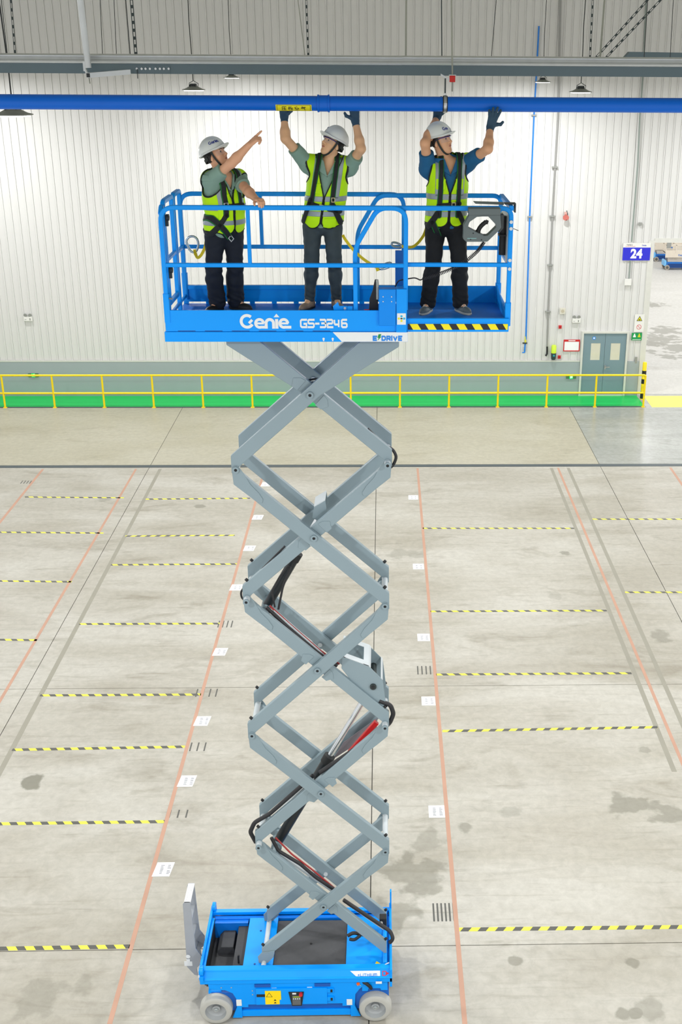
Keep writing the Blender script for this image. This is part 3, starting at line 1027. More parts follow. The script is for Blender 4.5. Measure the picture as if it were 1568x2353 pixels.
# ceiling speaker box
c = at(1293, 714, YF)
sp = thing('wall_speaker', 'square beige wall speaker with round grille', 'speaker', (c.x, YF, c.z))
obj('box', plate(1287, 707, 1299, 721, .07), mat('speaker_beige', (214, 211, 198), .5), sp, bev=.006)
obj('grille', MB().cyl((c.x, YF - .07, c.z), (c.x, YF - .076, c.z), .055, 20), mat('grille', (190, 182, 160), .6), sp)


def emergency(px, py, label):
    c = at(px, py, YF)
    e = thing('emergency_light', label, 'light', (c.x, YF, c.z))
    obj('case', MB().box(c.x - .14, c.x + .14, YF - .06, YF, c.z - .12, c.z + .03), m_white, e, bev=.006)
    for s in (-1, 1):
        h = obj('lamp_head', MB().lathe((c.x + s * .08, YF - .06, c.z + .075), (s * .3, -1, -.15), [(-.05, .02), (-.03, .05), (0, .058), (0.001, 0)], 16), m_gryp, e, smooth=40)
    obj('indicator', MB().box(c.x + .05, c.x + .085, YF - .064, YF - .06, c.z - .09, c.z - .02), m_gryp, e)
    obj('print_line', MB().box(c.x - .11, c.x - .05, YF - .062, YF - .06, c.z - .07, c.z - .06), m_ink, e)


emergency(65, 729, 'white two-headed emergency light on the left of the wall')
emergency(1325, 733, 'white two-headed emergency light above the door')


def call_point(px, py, label):
    c = at(px, py, YF)
    e = thing('fire_call_point', label, 'alarm', (c.x, YF, c.z))
    obj('case', MB().box(c.x - .05, c.x + .05, YF - .05, YF, c.z - .055, c.z + .055), m_red, e, bev=.006)
    obj('push_plate', MB().box(c.x - .025, c.x + .025, YF - .054, YF - .05, c.z - .03, c.z + .02), mat('dull_red', (150, 30, 30), .5), e)


call_point(1287.5, 751, 'red fire alarm box high beside the conduit end')
call_point(1285.5, 820, 'red call point beside the lime-green device')
# lime device
c = at(1272, 808, YF)
dv = thing('wall_dispenser', 'lime-green cylinder in a dark wall holder', 'dispenser', (c.x, YF, c.z))
obj('canister', MB().lathe((c.x, YF - .1, c.z - .02), (0, 0, 1), [(0, 0), (0, .085), (.24, .085), (.27, .06), (.27, 0)], 20), mat('lime_plastic', (206, 236, 60), .4), dv, smooth=40)
obj('holder', MB().lathe((c.x, YF - .1, c.z - .25), (0, 0, 1), [(0, 0), (0, .06), (.04, .08), (.23, .088), (.23, 0)], 20), mat('holder_dark', (50, 66, 72), .4), dv, smooth=40)
obj('badge', MB().box(c.x - .03, c.x + .03, YF - .195, YF - .18, c.z - .12, c.z - .07), mat('badge_teal', (40, 170, 176), .4), dv)
# notice with red frame
a, b = at(1296, 780, YF), at(1332, 807, YF)
nb = thing('notice_board', 'white notice in a red frame left of the door', 'notice', ((a.x + b.x) / 2, YF, b.z))
obj('sheet', MB().box(a.x, b.x, YF - .015, YF, b.z, a.z), m_paper, nb)
fr = MB(); f_ = .03
fr.box(a.x, b.x, YF - .022, YF - .01, a.z - .07, a.z).box(a.x, b.x, YF - .022, YF - .01, b.z, b.z + f_).box(a.x, a.x + f_, YF - .022, YF - .01, b.z + f_, a.z - .07).box(b.x - f_, b.x, YF - .022, YF - .01, b.z + f_, a.z - .07)
obj('frame', fr, m_red, nb)['kind'] = 'stuff'
obj('title_line', MB().box(a.x + .16, b.x - .16, YF - .024, YF - .022, a.z - .048, a.z - .022), m_paper, nb)
# safety signs right of the door
a, b = at(1460, 722, YF), at(1479, 763, YF)
ss = thing('safety_sign', 'white sign with yellow warning triangle and red prohibition ring', 'sign', ((a.x + b.x) / 2, YF, b.z))
obj('board', MB().box(a.x, b.x - .0, YF - .012, YF, b.z, a.z), m_white, ss)
cx = (a.x + b.x) / 2
t = MB(); z0 = a.z - .22
t.xz([(cx - .085, z0), (cx + .085, z0), (cx, z0 + .15)], YF - .014, YF - .012)
obj('triangle', t, mat('warning_yellow', (212, 206, 30), .5), ss)
t = MB(); stroke(t, [(cx - .085, z0), (cx + .085, z0), (cx, z0 + .15), (cx - .085, z0)], .015, Vector((0, YF - .0145, 0)), EX, EZ, Vector())
obj('triangle_edge', t, m_blk, ss)
obj('triangle_symbol', MB().xz([(cx - .035, z0 + .02), (cx + .035, z0 + .02), (cx, z0 + .06)], YF - .0155, YF - .0145), m_blk, ss)
t = MB(); zc = z0 - .21
stroke(t, arc(cx, zc, .075, 0, 360, 24), .014, Vector((0, YF - .0145, 0)), EX, EZ, Vector())
stroke(t, [(cx - .05, zc + .05), (cx + .05, zc - .05)], .014, Vector((0, YF - .0145, 0)), EX, EZ, Vector())
obj('prohibition_ring', t, mat('ring_red', (224, 80, 100), .5), ss)['kind'] = 'stuff'
a, b = at(1453, 765, YF - .02), at(1475, 782, YF - .02)
gs = thing('mandatory_sign', 'green protective clothing sign under the white safety sign', 'sign', ((a.x + b.x) / 2, YF, b.z))
obj('board', MB().box(a.x, b.x, YF - .02, YF, b.z, a.z), mat('sign_green', (0, 150, 76), .45), gs)
for k, m in ((.27, m_paper), (.73, mat('warning_yellow', (212, 206, 30), .5))):
    x = a.x + (b.x - a.x) * k
    zz = b.z + (a.z - b.z) * .5
    obj('vest_symbol', MB().xz([(x - .05, zz - .02), (x + .05, zz - .02), (x + .04, zz + .03), (x + .02, zz + .06), (x + .02, zz + .1), (x - .02, zz + .1), (x - .02, zz + .06), (x - .04, zz + .03)], YF - .022, YF - .02), m, gs)
obj('caption', MB().box(a.x + .03, b.x - .03, YF - .022, YF - .02, b.z + .02, b.z + .035), m_paper, gs)
# exit signs on the plinth
for px, py, lbl in ((77, 862, 'small green exit sign on the plinth at the left'), (1313, 866, 'small green exit sign on the plinth beside the door')):
    c = at(px, py, YW - .06)
    e = thing('exit_sign', lbl, 'sign', (c.x, YW - .06, c.z))
    obj('board', MB().box(c.x - .17, c.x + .17, YW - .085, YW - .055, c.z - .06, c.z + .06), mat('exit_dark', (70, 120, 84), .4), e)
    obj('lit_panel', MB().box(c.x - .06, c.x + .06, YW - .09, YW - .085, c.z - .06, c.z + .06), mat('exit_green', (0, 214, 96), .4, emit=.7), e)
    t = MB()
    t.box(c.x - .03, c.x + .0, YW - .092, YW - .09, c.z - .04, c.z + .03).box(c.x + .015, c.x + .04, YW - .092, YW - .09, c.z - .03, c.z + .045)
    obj('running_figure', t, mat('exit_white', (240, 255, 244), .4, emit=.7), e)['kind'] = 'stuff'

# ================================================================== machines in the next hall
m_fb = mat('far_blue', (20, 110, 196), .45)
m_fbl = mat('far_light_blue', (120, 190, 240), .45)
m_fc = mat('far_cream', (224, 214, 198), .5)
m_fd = mat('far_dark_blue', (6, 62, 128), .5)


def far_lift(ox, oy, label, s=1.0):
    r = thing('parked_lift', label, 'lift', (ox, oy, 0))

    def bx(n, x0, x1, y0, y1, z0, z1, m, bev=.0):
        return obj(n, MB().box(ox + x0 * s, ox + x1 * s, oy + y0 * s, oy + y1 * s, z0 * s, z1 * s), m, r, bev=bev)
    bx('chassis', 0, 1.9, 0, 1.0, .3, .62, m_fb, .03)
    bx('side_panel', .15, 1.8, -.03, 0, .16, .5, m_fd)
    bx('end_plate', -.18, 0, 0, 1.0, .3, .75, m_fbl, .02)
    for x in (.08, 1.7):
        for y in (-.06, .9):
            b = MB(); b.cyl((ox + x * s, oy + y * s, .2 * s), (ox + x * s, oy + (y + .16) * s, .2 * s), .2 * s, 18)
            w = obj('wheel', b, mat('far_tyre', (168, 160, 148), .7), r, smooth=40)
            h = MB(); h.cyl((ox + x * s, oy + (y - .01) * s, .2 * s), (ox + x * s, oy + y * s, .2 * s), .11 * s, 14)
            obj('hub', h, mat('far_hub', (90, 90, 86), .6), w)
    # folded arms as a stack, cream platform with toe boards and rails
    for k in range(6):
        z = .64 + k * .115
        bx('scissor_arm', .1, 1.75, .12, .2, z, z + .085, m_fc)
        bx('scissor_arm', .1, 1.75, .8, .88, z, z + .085, m_fc)
    bx('deck', -.15, 2.1, 0, 1.0, 1.36, 1.42, m_fc)
    bx('toe_board', -.15, 2.1, -.02, .0, 1.0, 1.6, m_fc)
    bx('toe_board', -.15, -.12, 0, 1.0, 1.36, 1.6, m_fc)
    b = MB(); wordmark(b, Vector((ox + .9 * s, oy - .025 * s, 1.12 * s)), EX, EZ, Vector(), .16 * s)
    obj('logo', b, m_fb, r)['kind'] = 'stuff'
    for y in (.0, .98):
        for z in (2.0, 2.5):
            obj('guard_rail', MB().sq([(ox - .15 * s, oy + y * s, z * s), (ox + 2.1 * s, oy + y * s, z * s)], .05), m_fc, r)
        for x in (-.13, .7, 1.4, 2.08):
            obj('rail_post', MB().sq([(ox + x * s, oy + y * s, 1.4 * s), (ox + x * s, oy + y * s, 2.5 * s)], .05, up=(0, 1, 0)), m_fc, r)
    obj('control_box', MB().box(ox - .1 * s, ox + .25 * s, oy - .08 * s, oy + .1 * s, 1.75 * s, 2.35 * s), m_gryp, r)
    return r


c = fl(1531, 620)
far_lift(c.x, c.y, 'nearer parked lift with blue base seen through the opening', .66)
c = fl(1509, 603)
far_lift(c.x, c.y + .3, 'farther parked lift half hidden behind the nearer one', .66)

# ================================================================== THE SCISSOR LIFT
m_blue = mat('lift_blue', (0, 153, 252), 0.36, var=0.03, scale=2.0, spec=.25)
m_arm = mat('arm_grey', (132, 150, 158), 0.38, var=0.03, scale=3.0)
m_tube = mat('cross_tube_grey', (196, 204, 208), 0.4)
m_rub = mat('black_rubber', (26, 28, 30), 0.6)
m_hose = mat('hydraulic_hose', (30, 30, 34), 0.5)
m_wht = mat('decal_white', (228, 232, 234), 0.4, var=.015)
m_mat = mat('hatch_grip_black', (66, 67, 70), 0.75, var=.12, scale=30, bump=.3)
m_tire = mat('tyre_grey', (178, 178, 172), 0.75, var=.06, scale=12, bump=.2)
m_hub = mat('hub_grey', (166, 170, 172), 0.5)
m_bolt = mat('bolt_zinc', (200, 206, 208), 0.35, .8)
m_lad = mat('ladder_grey', (158, 163, 170), 0.5)
m_ylw = mat('decal_yellow', (252, 218, 0), 0.45, var=.02)

YN, YFAR = 10.86, 11.96
LIFT = thing('scissor_lift', 'blue scissor lift raised high on grey crossed arms', 'lift', (-1.05, 11.44, 0))

# ---------------- chassis
XB0, XB1 = -2.22, 0.085
ch = MB()
ch.box(XB0 + .12, -1.70, YN + .05, 12.0, .12, .40)
ch.box(-1.70, XB1 - .04, YN + .05, 12.0, .12, .52)                     # belly
chs = obj('chassis', ch, mat('chassis_inner', (10, 96, 190), .45), LIFT)


def cpart(n, mb, m=m_blue, bev=.006, smooth=None, parent=chs):
    return obj(n, mb, m, parent, bev=bev, smooth=smooth)


def side_beam(y, s):
    """rolled edge beam along the flank; s=+1 near flank, -1 far flank"""
    pr_ = [(0, .575), (0, .635), (-.012, .645), (.012, .66), (.05, .715), (.06, .735), (.13, .74), (.13, .70), (.05, .575)]
    return MB().prism([(XB0, y + s * q[0], q[1]) for q in pr_], (XB1 - XB0, 0, 0))


cpart('side_beam', side_beam(YN, 1), bev=.004)
cpart('side_beam', side_beam(12.05, -1), bev=.004)
cpart('inner_rail', MB().box(XB0 + .05, XB1 - .03, 11.86, 11.915, .60, .69), mat('lift_blue_inner', (0, 118, 224), .4))
# top deck pieces around the openings
ZD = .70
dk = MB()
dk.box(-1.72, -1.36, YN + .13, 11.86, ZD - .02, ZD)
cpart('top_plate', dk, bev=.003)
cpart('top_plate', MB().box(-.475, XB1 - .03, YN + .13, 11.86, ZD - .02, ZD), bev=.003)
cpart('top_plate', MB().box(XB0 + .02, XB0 + .05, YN + .13, 11.86, ZD - .02, ZD + .005), bev=.003)
cpart('hatch_cover', MB().box(-1.36, -.475, YN + .14, 11.83, ZD - .055, ZD - .03), m_mat, bev=0)
cpart('hatch_frame', MB().box(-1.385, -1.36, YN + .13, 11.86, ZD - .05, ZD + .004), bev=0)
cpart('hatch_pin', MB().cyl((-.92, 11.42, ZD - .03), (-.92, 11.42, ZD - .02), .014, 12), m_rub, bev=0)
# tray at the steer end
cpart('tray_floor', MB().box(-2.17, -1.72, YN + .13, 11.86, .42, .44), m_mat, bev=0)
cpart('tray_wall', MB().box(-2.19, -2.165, YN + .13, 11.86, .44, ZD - .02), m_rub, bev=0)
cpart('tray_back', MB().box(-2.165, -1.74, 11.80, 11.86, .44, ZD - .03), mat('lift_blue_inner', (0, 118, 224), .4), bev=0)
cpart('tray_liner', MB().box(-1.86, -1.72, YN + .13, 11.83, .56, .62), m_mat, bev=.004)
cpart('tray_hump', MB().prism([(-2.1, 11.8, .44), (-2.1, 11.8, .5), (-2.05, 11.8, .56), (-1.9, 11.8, .56), (-1.87, 11.8, .44)], (0, -.3, 0)), m_mat, bev=.01)
h = MB().tube([(-1.79, 11.16, .62), (-1.79, 11.16, .70), (-1.785, 11.16, .74)], .012, 8)
cpart('release_lever', h, m_rub, bev=0, smooth=50)
# steer-end lip and corner ears
cpart('end_lip', MB().box(XB0 - .01, XB0 + .02, YN + .02, 12.03, .62, ZD + .06), bev=.004)
for y in (YN + .02, 11.99):
    cpart('lift_eye', MB().ring((XB0 + .01, y, ZD + .07), (XB0 + .05, y, ZD + .07), .06, .02, 20).box(XB0 + .01, XB0 + .05, y - .06, y + .06, .66, ZD + .03), smooth=35, bev=0)
cpart('end_plate', MB().box(XB1 - .03, XB1, YN, 12.04, .5, ZD + .06), bev=.004)
cpart('end_plate_horn', MB().prism([(XB1 - .02, 12.04, .6), (XB1 - .02, 12.04, .98), (XB1 - .02, 11.98, .98), (XB1 - .02, 11.9, .6)], (.02, 0, 0)), bev=.003)
for x, y in ((-1.43, 11.72), (-1.53, 11.62), (-1.45, 11.5), (-1.46, 11.3), (-1.47, 11.12), (-1.55, 11.05)):
    cpart('deck_bolt', MB().cyl((x - .03, y, ZD), (x - .03, y, ZD + .006), .012, 10), mat('deck_bolt_blue', (20, 60, 130), .5), bev=0)
# flank panels (near side)
Y0 = YN + .012
flank = [(-1.99, .575), (-.26, .575), (-.27, .50), (-.31, .46), (-.36, .38), (-.37, .20), (-.30, .035), (-.42, .035), (-.42, .2), (-.52, .2), (-.52, .24), (-1.66, .24), (-1.66, .2), (-1.74, .2), (-1.74, .035), (-1.86, .035), (-1.80, .2), (-1.80, .33), (-1.84, .42), (-1.93, .47), (-2.05, .475), (-2.12, .50), (-2.13, .575)]
cpart('flank_panel', MB().xz(flank, Y0, Y0 + .03), bev=.004)
cpart('flank_panel', MB().xz([(p[0], p[1]) for p in flank], 12.0, 12.03), bev=.004)
cpart('skid_bar', MB().box(-1.80, -.36, YN + .03, YN + .06, .04, .13), bev=.004)
cpart('skid_bar', MB().box(-1.80, -.36, 11.97, 12.0, .04, .13), bev=.004)
cpart('component_door', MB().box(-1.56, -.70, Y0 - .02, Y0, .255, .50), bev=.004)
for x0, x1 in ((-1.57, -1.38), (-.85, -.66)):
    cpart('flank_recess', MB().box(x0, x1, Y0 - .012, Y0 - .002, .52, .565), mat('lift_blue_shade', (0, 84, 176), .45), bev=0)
for z in (.33, .46):
    hg = cpart('door_hinge', MB().box(-.70, -.62, Y0 - .02, Y0, z - .03, z + .03), bev=.003)
    obj('hinge_pin', MB().box(-.66, -.635, Y0 - .024, Y0 - .02, z - .02, z + .02), m_rub, chs)
cpart('latch_slot', MB().box(-1.55, -1.44, Y0 - .023, Y0 - .02, .38, .42), m_rub, bev=0)
# decals on the flank
a, b = at(609, 2277, Y0 - .02), at(647, 2307, Y0 - .02)
dc = cpart('warning_decal', MB().xz([(a.x, b.z), (b.x - .02, b.z), (b.x - .02, b.z + .07), (b.x, b.z + .07), (b.x, a.z), (a.x, a.z)], Y0 - .024, Y0 - .02), m_ylw, bev=0)
t = MB(); cx, cz = a.x + .05, a.z - .07
stroke(t, [(cx - .035, cz - .02), (cx + .035, cz - .02), (cx, cz + .045), (cx - .035, cz - .02)], .005, Vector((0, Y0 - .0245, 0)), EX, EZ, Vector())
for k in range(2):
    t.xz([(a.x + .10, b.z + .015 + k * .04), (a.x + .135, b.z + .015 + k * .04), (a.x + .118, b.z + .04 + k * .04)], Y0 - .0246, Y0 - .0242)
obj('decal_print', t, mat('black_ink', (22, 22, 20), 0.6), chs)['kind'] = 'stuff'
a, b = at(663, 2279, Y0 - .02), at(700, 2310, Y0 - .02)
w_ = b.x - a.x
gp = obj('ground_control', MB().prism([(a.x, Y0 - .03, a.z), (b.x, Y0 - .03, a.z), (b.x - w_ * .16, Y0 - .03, b.z), (a.x + w_ * .2, Y0 - .03, b.z)], (0, .03, 0)), m_rub, LIFT, bev=.004)
obj('control_face', MB().box(a.x + w_ * .24, b.x - w_ * .22, Y0 - .034, Y0 - .03, b.z + .02, a.z - .05), mat('panel_grey', (96, 98, 100), .5), gp)
obj('display', MB().box(a.x + w_ * .3, b.x - w_ * .26, Y0 - .037, Y0 - .034, a.z - .075, a.z - .06), mat('lcd_green', (150, 170, 40), .4), gp)
obj('stop_button', MB().cyl((b.x - w_ * .2, Y0 - .03, a.z - .02), (b.x - w_ * .2, Y0 - .06, a.z - .02), .022, 16), m_red, gp, smooth=40)
obj('key_label', MB().box(a.x + w_ * .25, a.x + w_ * .5, Y0 - .034, Y0 - .03, a.z - .03, a.z - .008), m_wht, gp)
for i in range(4):
    obj('control_button', MB().cyl((a.x + w_ * (.32 + i * .13), Y0 - .034, a.z - .095), (a.x + w_ * (.32 + i * .13), Y0 - .04, a.z - .095), .007, 10), m_wht, gp)
for q in ((543, 2297, 556, 2311), (797, 2296, 810, 2309), (624, 2270, 636, 2276), (706, 2268, 718, 2274), (864, 2252, 878, 2257), (456, 2238, 465, 2243)):
    a, b = at(q[0], q[1], Y0 - .004), at(q[2], q[3], Y0 - .004)
    yy = Y0 - .003 if q[1] > 2260 else YN - .014
    cpart('small_decal', MB().box(a.x, b.x, yy - .003, yy, b.z, a.z), m_wht, bev=0)
for x, z in ((-1.97, .515), (-1.85, .515), (-1.60, .46), (-1.60, .40), (-.30, .52), (-.33, .52)):
    cpart('flank_bolt', MB().cyl((x, Y0, z), (x, Y0 - .006, z), .008, 8), m_bolt, bev=0)
cpart('side_marker', MB().cyl((-.325, Y0, .55), (-.325, Y0 - .012, .55), .02, 14), mat('amber', (236, 96, 20), .35), bev=0)
# lithium strip on the sloped beam
S0, S1 = Vector((0, YN + .0095, .6575)), Vector((0, YN + .0505, .7165))
ez = (S1 - S0).normalized()
en = Vector((0, -ez.z, ez.y)) * .003
o_ = Vector((-.42, 0, 0)) + S0
t = MB(); poly2(t, [(.07, .004), (.36, .004), (.36, .064), (0, .064)], o_, EX, ez, en)
cpart('battery_decal', t, m_wht, bev=0)
t = MB(); lettering(t, '+LITHIUM', o_ + EX * .09, EX, ez, en * 1.35, .034, .2, .34)
obj('battery_lettering', t, mat('decal_blue', (10, 130, 226), .45), chs)['kind'] = 'stuff'
t = MB(); stroke(t, [(.39, .008), (.39, .056), (.43, .056), (.43, .008), (.39, .008)], .008, o_, EX, ez, en * 1.6)
poly2(t, [(.435, .012), (.435, .05), (.47, .032)], o_, EX, ez, en * 1.6)
obj('release_symbol', t, m_red, chs)['kind'] = 'stuff'

# wheels
for x, z, nm in ((-2.045, .2, 0), (-.12, .2, 1)):
    for ys, yd in ((10.80, 1), (12.09, -1)):
        yo = ys if not (yd == 1 and nm) else ys
        R_ = .197
        pr_ = [(.0, .128), (.0, .165), (.006, .182), (.02, .195), (.035, R_), (.115, R_), (.13, .19), (.13, .12)]
        w = obj('wheel', MB().lathe((x, yo, z), (0, yd, 0), pr_, 48), m_tire, LIFT, smooth=35)
        obj('rim', MB().lathe((x, yo, z), (0, yd, 0), [(.0, .130), (.06, .118), (.075, .10), (.08, .05), (.05, .048), (.045, .035), (.045, 0)], 36), m_hub, w, smooth=35)
        obj('hub_cap', MB().lathe((x, yo, z), (0, yd, 0), [(.046, .03), (.03, .028), (.03, .014), (.012, .012), (.012, 0)], 16), m_bolt, w, smooth=35)
        for k in range(40):
            pass
cpart('axle_yoke', MB().box(-.27, .04, YN + .07, 12.0, .42, .56), bev=.006)
cpart('axle_bracket', MB().prism([(-.28, YN + .02, .57), (.03, YN + .02, .57), (.03, YN + .02, .43), (-.05, YN + .02, .43), (-.06, YN + .02, .46), (-.2, YN + .02, .46), (-.21, YN + .02, .42), (-.28, YN + .02, .42)], (0, .05, 0)), bev=.004)
cpart('axle_hose', MB().tube([(-.27, YN + .03, .56), (-.22, YN + .0, .55), (-.18, YN - .005, .51), (-.17, YN + .02, .46)], .02, 8), m_rub, bev=0, smooth=50)
cpart('steer_bracket', MB().box(-2.14, -1.98, YN + .06, 12.0, .26, .41), bev=.006)

# ladder at the steer end
LY0, LY1 = 11.35, 11.68


def lad(y, x):
    p = [at(420, 2078, LY0), at(424, 2072, LY0), at(437, 2072, LY0), at(445, 2140, LY0), at(450, 2180, LY0), at(462, 2195, LY0), at(462, 2215, LY0), at(452, 2225, LY0), at(455, 2242, LY0), at(447, 2240, LY0), at(430, 2222, LY0)]
    return MB().prism([(q.x + x, y, q.z) for q in p], (0, .012, 0))


ld = obj('ladder', lad(LY0, 0), m_lad, LIFT, bev=.003)
obj('ladder_side', lad(LY1, 0), m_lad, ld, bev=.003)
zt_ = at(430, 2072, LY0).z
xl_ = at(424, 2072, LY0).x
stp = obj('ladder_step', MB().box(xl_ - .005, xl_ + .075, LY0, LY1, zt_ - .012, zt_ + .002), mat('step_tread', (214, 216, 218), .5), ld)
for zz in (zt_ - .32, zt_ - .62, zt_ - .9):
    obj('ladder_step', MB().box(xl_ - .01, xl_ + .06, LY0 + .012, LY1, zz - .02, zz), m_lad, ld)
for i in range(7):
    for j in range(2):
        obj('tread_stud', MB().cyl((xl_ + .02 + j * .03, LY0 + .04 + i * .042, zt_ + .002), (xl_ + .02 + j * .03, LY0 + .04 + i * .042, zt_ + .006), .008, 8), m_wht, ld)
a = at(432, 2212, LY0)
obj('ladder_decal', MB().box(a.x - .045, a.x + .055, LY0 - .003, LY0, a.z - .05, a.z + .02), m_wht, ld)
obj('ladder_mirror', MB().cyl((a.x + .01, LY0 - .003, a.z + .10), (a.x + .01, LY0 - .006, a.z + .10), .028, 16).box(a.x - .015, a.x + .03, LY0 - .006, LY0 - .003, a.z + .02, a.z + .06), m_wht, ld)['kind'] = 'stuff'

# ---------------- scissor stack
NA = 11.08                                    # near arm plane
C = [(-.722, 7.828), (-.722, 6.294), (-.724, 4.731), (-.723, 3.139), (-.730, 1.534)]
Lp = [(-1.491, 7.049), (-1.455, 5.566), (-1.469, 3.917), (-1.462, 2.407)]
Rp = [(.043, 7.092), (.012, 5.508), (.008, 4.003), (.008, 2.326)]
outer = [((.05, 8.60), Lp[0]), (Lp[0], Rp[1]), (Rp[1], Lp[2]), (Lp[2], Rp[3]), (Rp[3], (-1.47, .742))]
inner = [((-1.50, 8.60), Rp[0]), (Rp[0], Lp[1]), (Lp[1], Rp[2]), (Rp[2], Lp[3]), (Lp[3], (.0, .74))]
HA, TA = .140, .058                           # arm depth and width


def arm_geo(p, q):
    """p upper pin, q lower pin -> local frame along the arm"""
    p, q = Vector((p[0], p[1])), Vector((q[0], q[1]))
    d = (q - p).normalized()
    n = Vector((-d.y, d.x))
    if n.y < 0: n = -n
    off = HA * .47
    a, b = p - n * off, q + n * off           # pin sits on the upper edge at the top end, lower edge at the bottom end
    d = (b - a).normalized()
    n = Vector((-d.y, d.x))
    if n.y < 0: n = -n
    return a, b, d, n


ARM = {}
ZCUT = 8.43


def build_arm(p, q, y, idx, side, top=False, bottom=False):
    a, b, d, n = arm_geo(p, q)
    h = HA / 2
    sx = 1 if d.x > 0 else -1

    def line(x, k):                            # height of the top (k=1) or bottom (k=-1) edge at x
        o = a + n * (h * k)
        return o.y + (x - o.x) * d.y / d.x
    xl = q[0] + sx * .046                      # lower end, cut upright
    if bottom:
        xl = q[0] + sx * .02
    if top:
        xu = .157 if p[0] > -.7 else -1.53
        xc_ = C[0][0] - sx * .10                # the top arms deepen toward the platform
        ze = 8.31
        P = [Vector((xu - sx * .01, 8.9)), Vector((xu, ze)), Vector((xc_, line(xc_, -1))), Vector((xl, line(xl, -1))), Vector((xl, line(xl, 1))), Vector((xu, line(xu, 1)))]
        Q_ = []
        for i in range(len(P)):                # clip under the platform
            u, w = P[i], P[(i + 1) % len(P)]
            if u.y <= ZCUT: Q_.append(u)
            if (u.y - ZCUT) * (w.y - ZCUT) < 0:
                Q_.append(u.lerp(w, (ZCUT - u.y) / (w.y - u.y)))
        P = Q_
    else:
        xo = p[0] - sx * .040
        xb = p[0] + sx * .05
        xt = p[0] + sx * .12
        P = [Vector((xo, p[1] - .02)), Vector((xo + sx * .012, p[1] - .155)), Vector((xb, line(xb, -1))), Vector((xl, line(xl, -1))), Vector((xl, line(xl, 1))), Vector((xt, line(xt, 1))), Vector((p[0] + sx * .05, p[1] - .035))]
    o = obj('scissor_arm', MB().xz([(v.x, v.y) for v in P], y, y + TA), m_arm, LIFT, bev=.007)
    if not top:                                # welded ear plate that carries the upper pin, proud of the face
        yy = y - .009 if side == 0 else y + TA
        xo = p[0] - sx * .042
        pts = [(p[0] + .042 * math.cos(math.radians(t)) * -sx, p[1] + .042 * math.sin(math.radians(t))) for t in (0, 30, 60, 90, 120, 150)]
        x1, x2, x3 = p[0] + sx * .14, p[0] + sx * .25, p[0] + sx * .27
        pts += [(p[0] + sx * .07, p[1] - .03), (x1, line(x1, .55)), (x2 - sx * .03, line(x2 - sx * .03, .35)), (x2 + sx * .01, line(x2 + sx * .01, 0)), (x2, line(x2, -.5)), (x2 - sx * .05, line(x2 - sx * .05, -.9)),
                (p[0] + sx * .06, line(p[0] + sx * .06, -.99)), (xo + sx * .012, p[1] - .16)]
        obj('pivot_plate', MB().xz(pts, yy, yy + .009), m_arm, o, bev=.002)
    return o


def pin_cap(c, y, s, parent):
    y2 = y - .022 * s
    o = obj('pin_boss', MB().ring((c[0], y, c[1]), (c[0], y2, c[1]), .034, .016, 20), m_arm, parent, smooth=35)
    obj('pin_hole', MB().cyl((c[0], y - .004 * s, c[1]), (c[0], y - .012 * s, c[1]), .016, 14), m_rub, parent)


near_outer, near_inner, far_outer, far_inner = [], [], [], []
FA = 11.80
for i in range(5):
    near_outer.append(build_arm(*outer[i], NA, i, 0, top=i == 0, bottom=i == 4))
    near_inner.append(build_arm(*inner[i], NA + .075, i, 0, top=i == 0, bottom=i == 4))
    far_outer.append(build_arm(*outer[i], FA - TA, i, 1, top=i == 0, bottom=i == 4))
    far_inner.append(build_arm(*inner[i], FA - TA - .075, i, 1, top=i == 0, bottom=i == 4))
for i in range(5):
    pin_cap(C[i], NA, 1, near_outer[i])
    pin_cap(C[i], FA, -1, far_outer[i])
    obj('centre_axle', MB().cyl((C[i][0], NA, C[i][1]), (C[i][0], NA + .15, C[i][1]), .026, 16).cyl((C[i][0], FA - .15, C[i][1]), (C[i][0], FA, C[i][1]), .026, 16), m_tube, near_outer[i], smooth=35)['kind'] = 'stuff'
for k in range(4):
    for pin in (Lp[k], Rp[k]):
        pin_cap(pin, NA - .008, 1, near_outer[k])
        obj('cross_tube', MB().cyl((pin[0], NA + .0, pin[1]), (pin[0], FA - .0, pin[1]), .033, 18), m_tube, LIFT, smooth=35)
# reinforcing plates at the crossings (on the arm behind)
for i in range(5):
    a, b, d, n = arm_geo(*inner[i])
    c = Vector(C[i])
    h = HA / 2
    for s in (1, -1):
        q = c + d * (.115 * s)
        pts = [q - n * h * .95, q + d * (.07 * s) - n * h * .95, q + d * (.11 * s) + n * h * .1, q + d * (.055 * s) + n * h * .8, q + n * h * .95]
        obj('gusset', MB().xz([(v.x, v.y) for v in pts], NA + .075 - .006, NA + .075), m_arm, near_inner[i], bev=.002)
# rubber bumpers on the arm tops


def bumper(arm, par, y, side):
    a, b, d, n = arm_geo(*arm)
    for t in ((b - d * .14),):
        p = t + n * (HA / 2)
        q = p + n * .03
        obj('bumper', MB().cyl((p.x, y + TA / 2, p.y), (q.x, y + TA / 2, q.y), .017, 12), m_rub, par, smooth=40)


for i in range(1, 5):
    bumper(outer[i], near_outer[i], NA, 0)
    bumper(outer[i], far_outer[i], FA - TA, 0)
    bumper(inner[i], near_inner[i], NA + .075, 0)
    bumper(inner[i], far_inner[i], FA - TA - .075, 0)
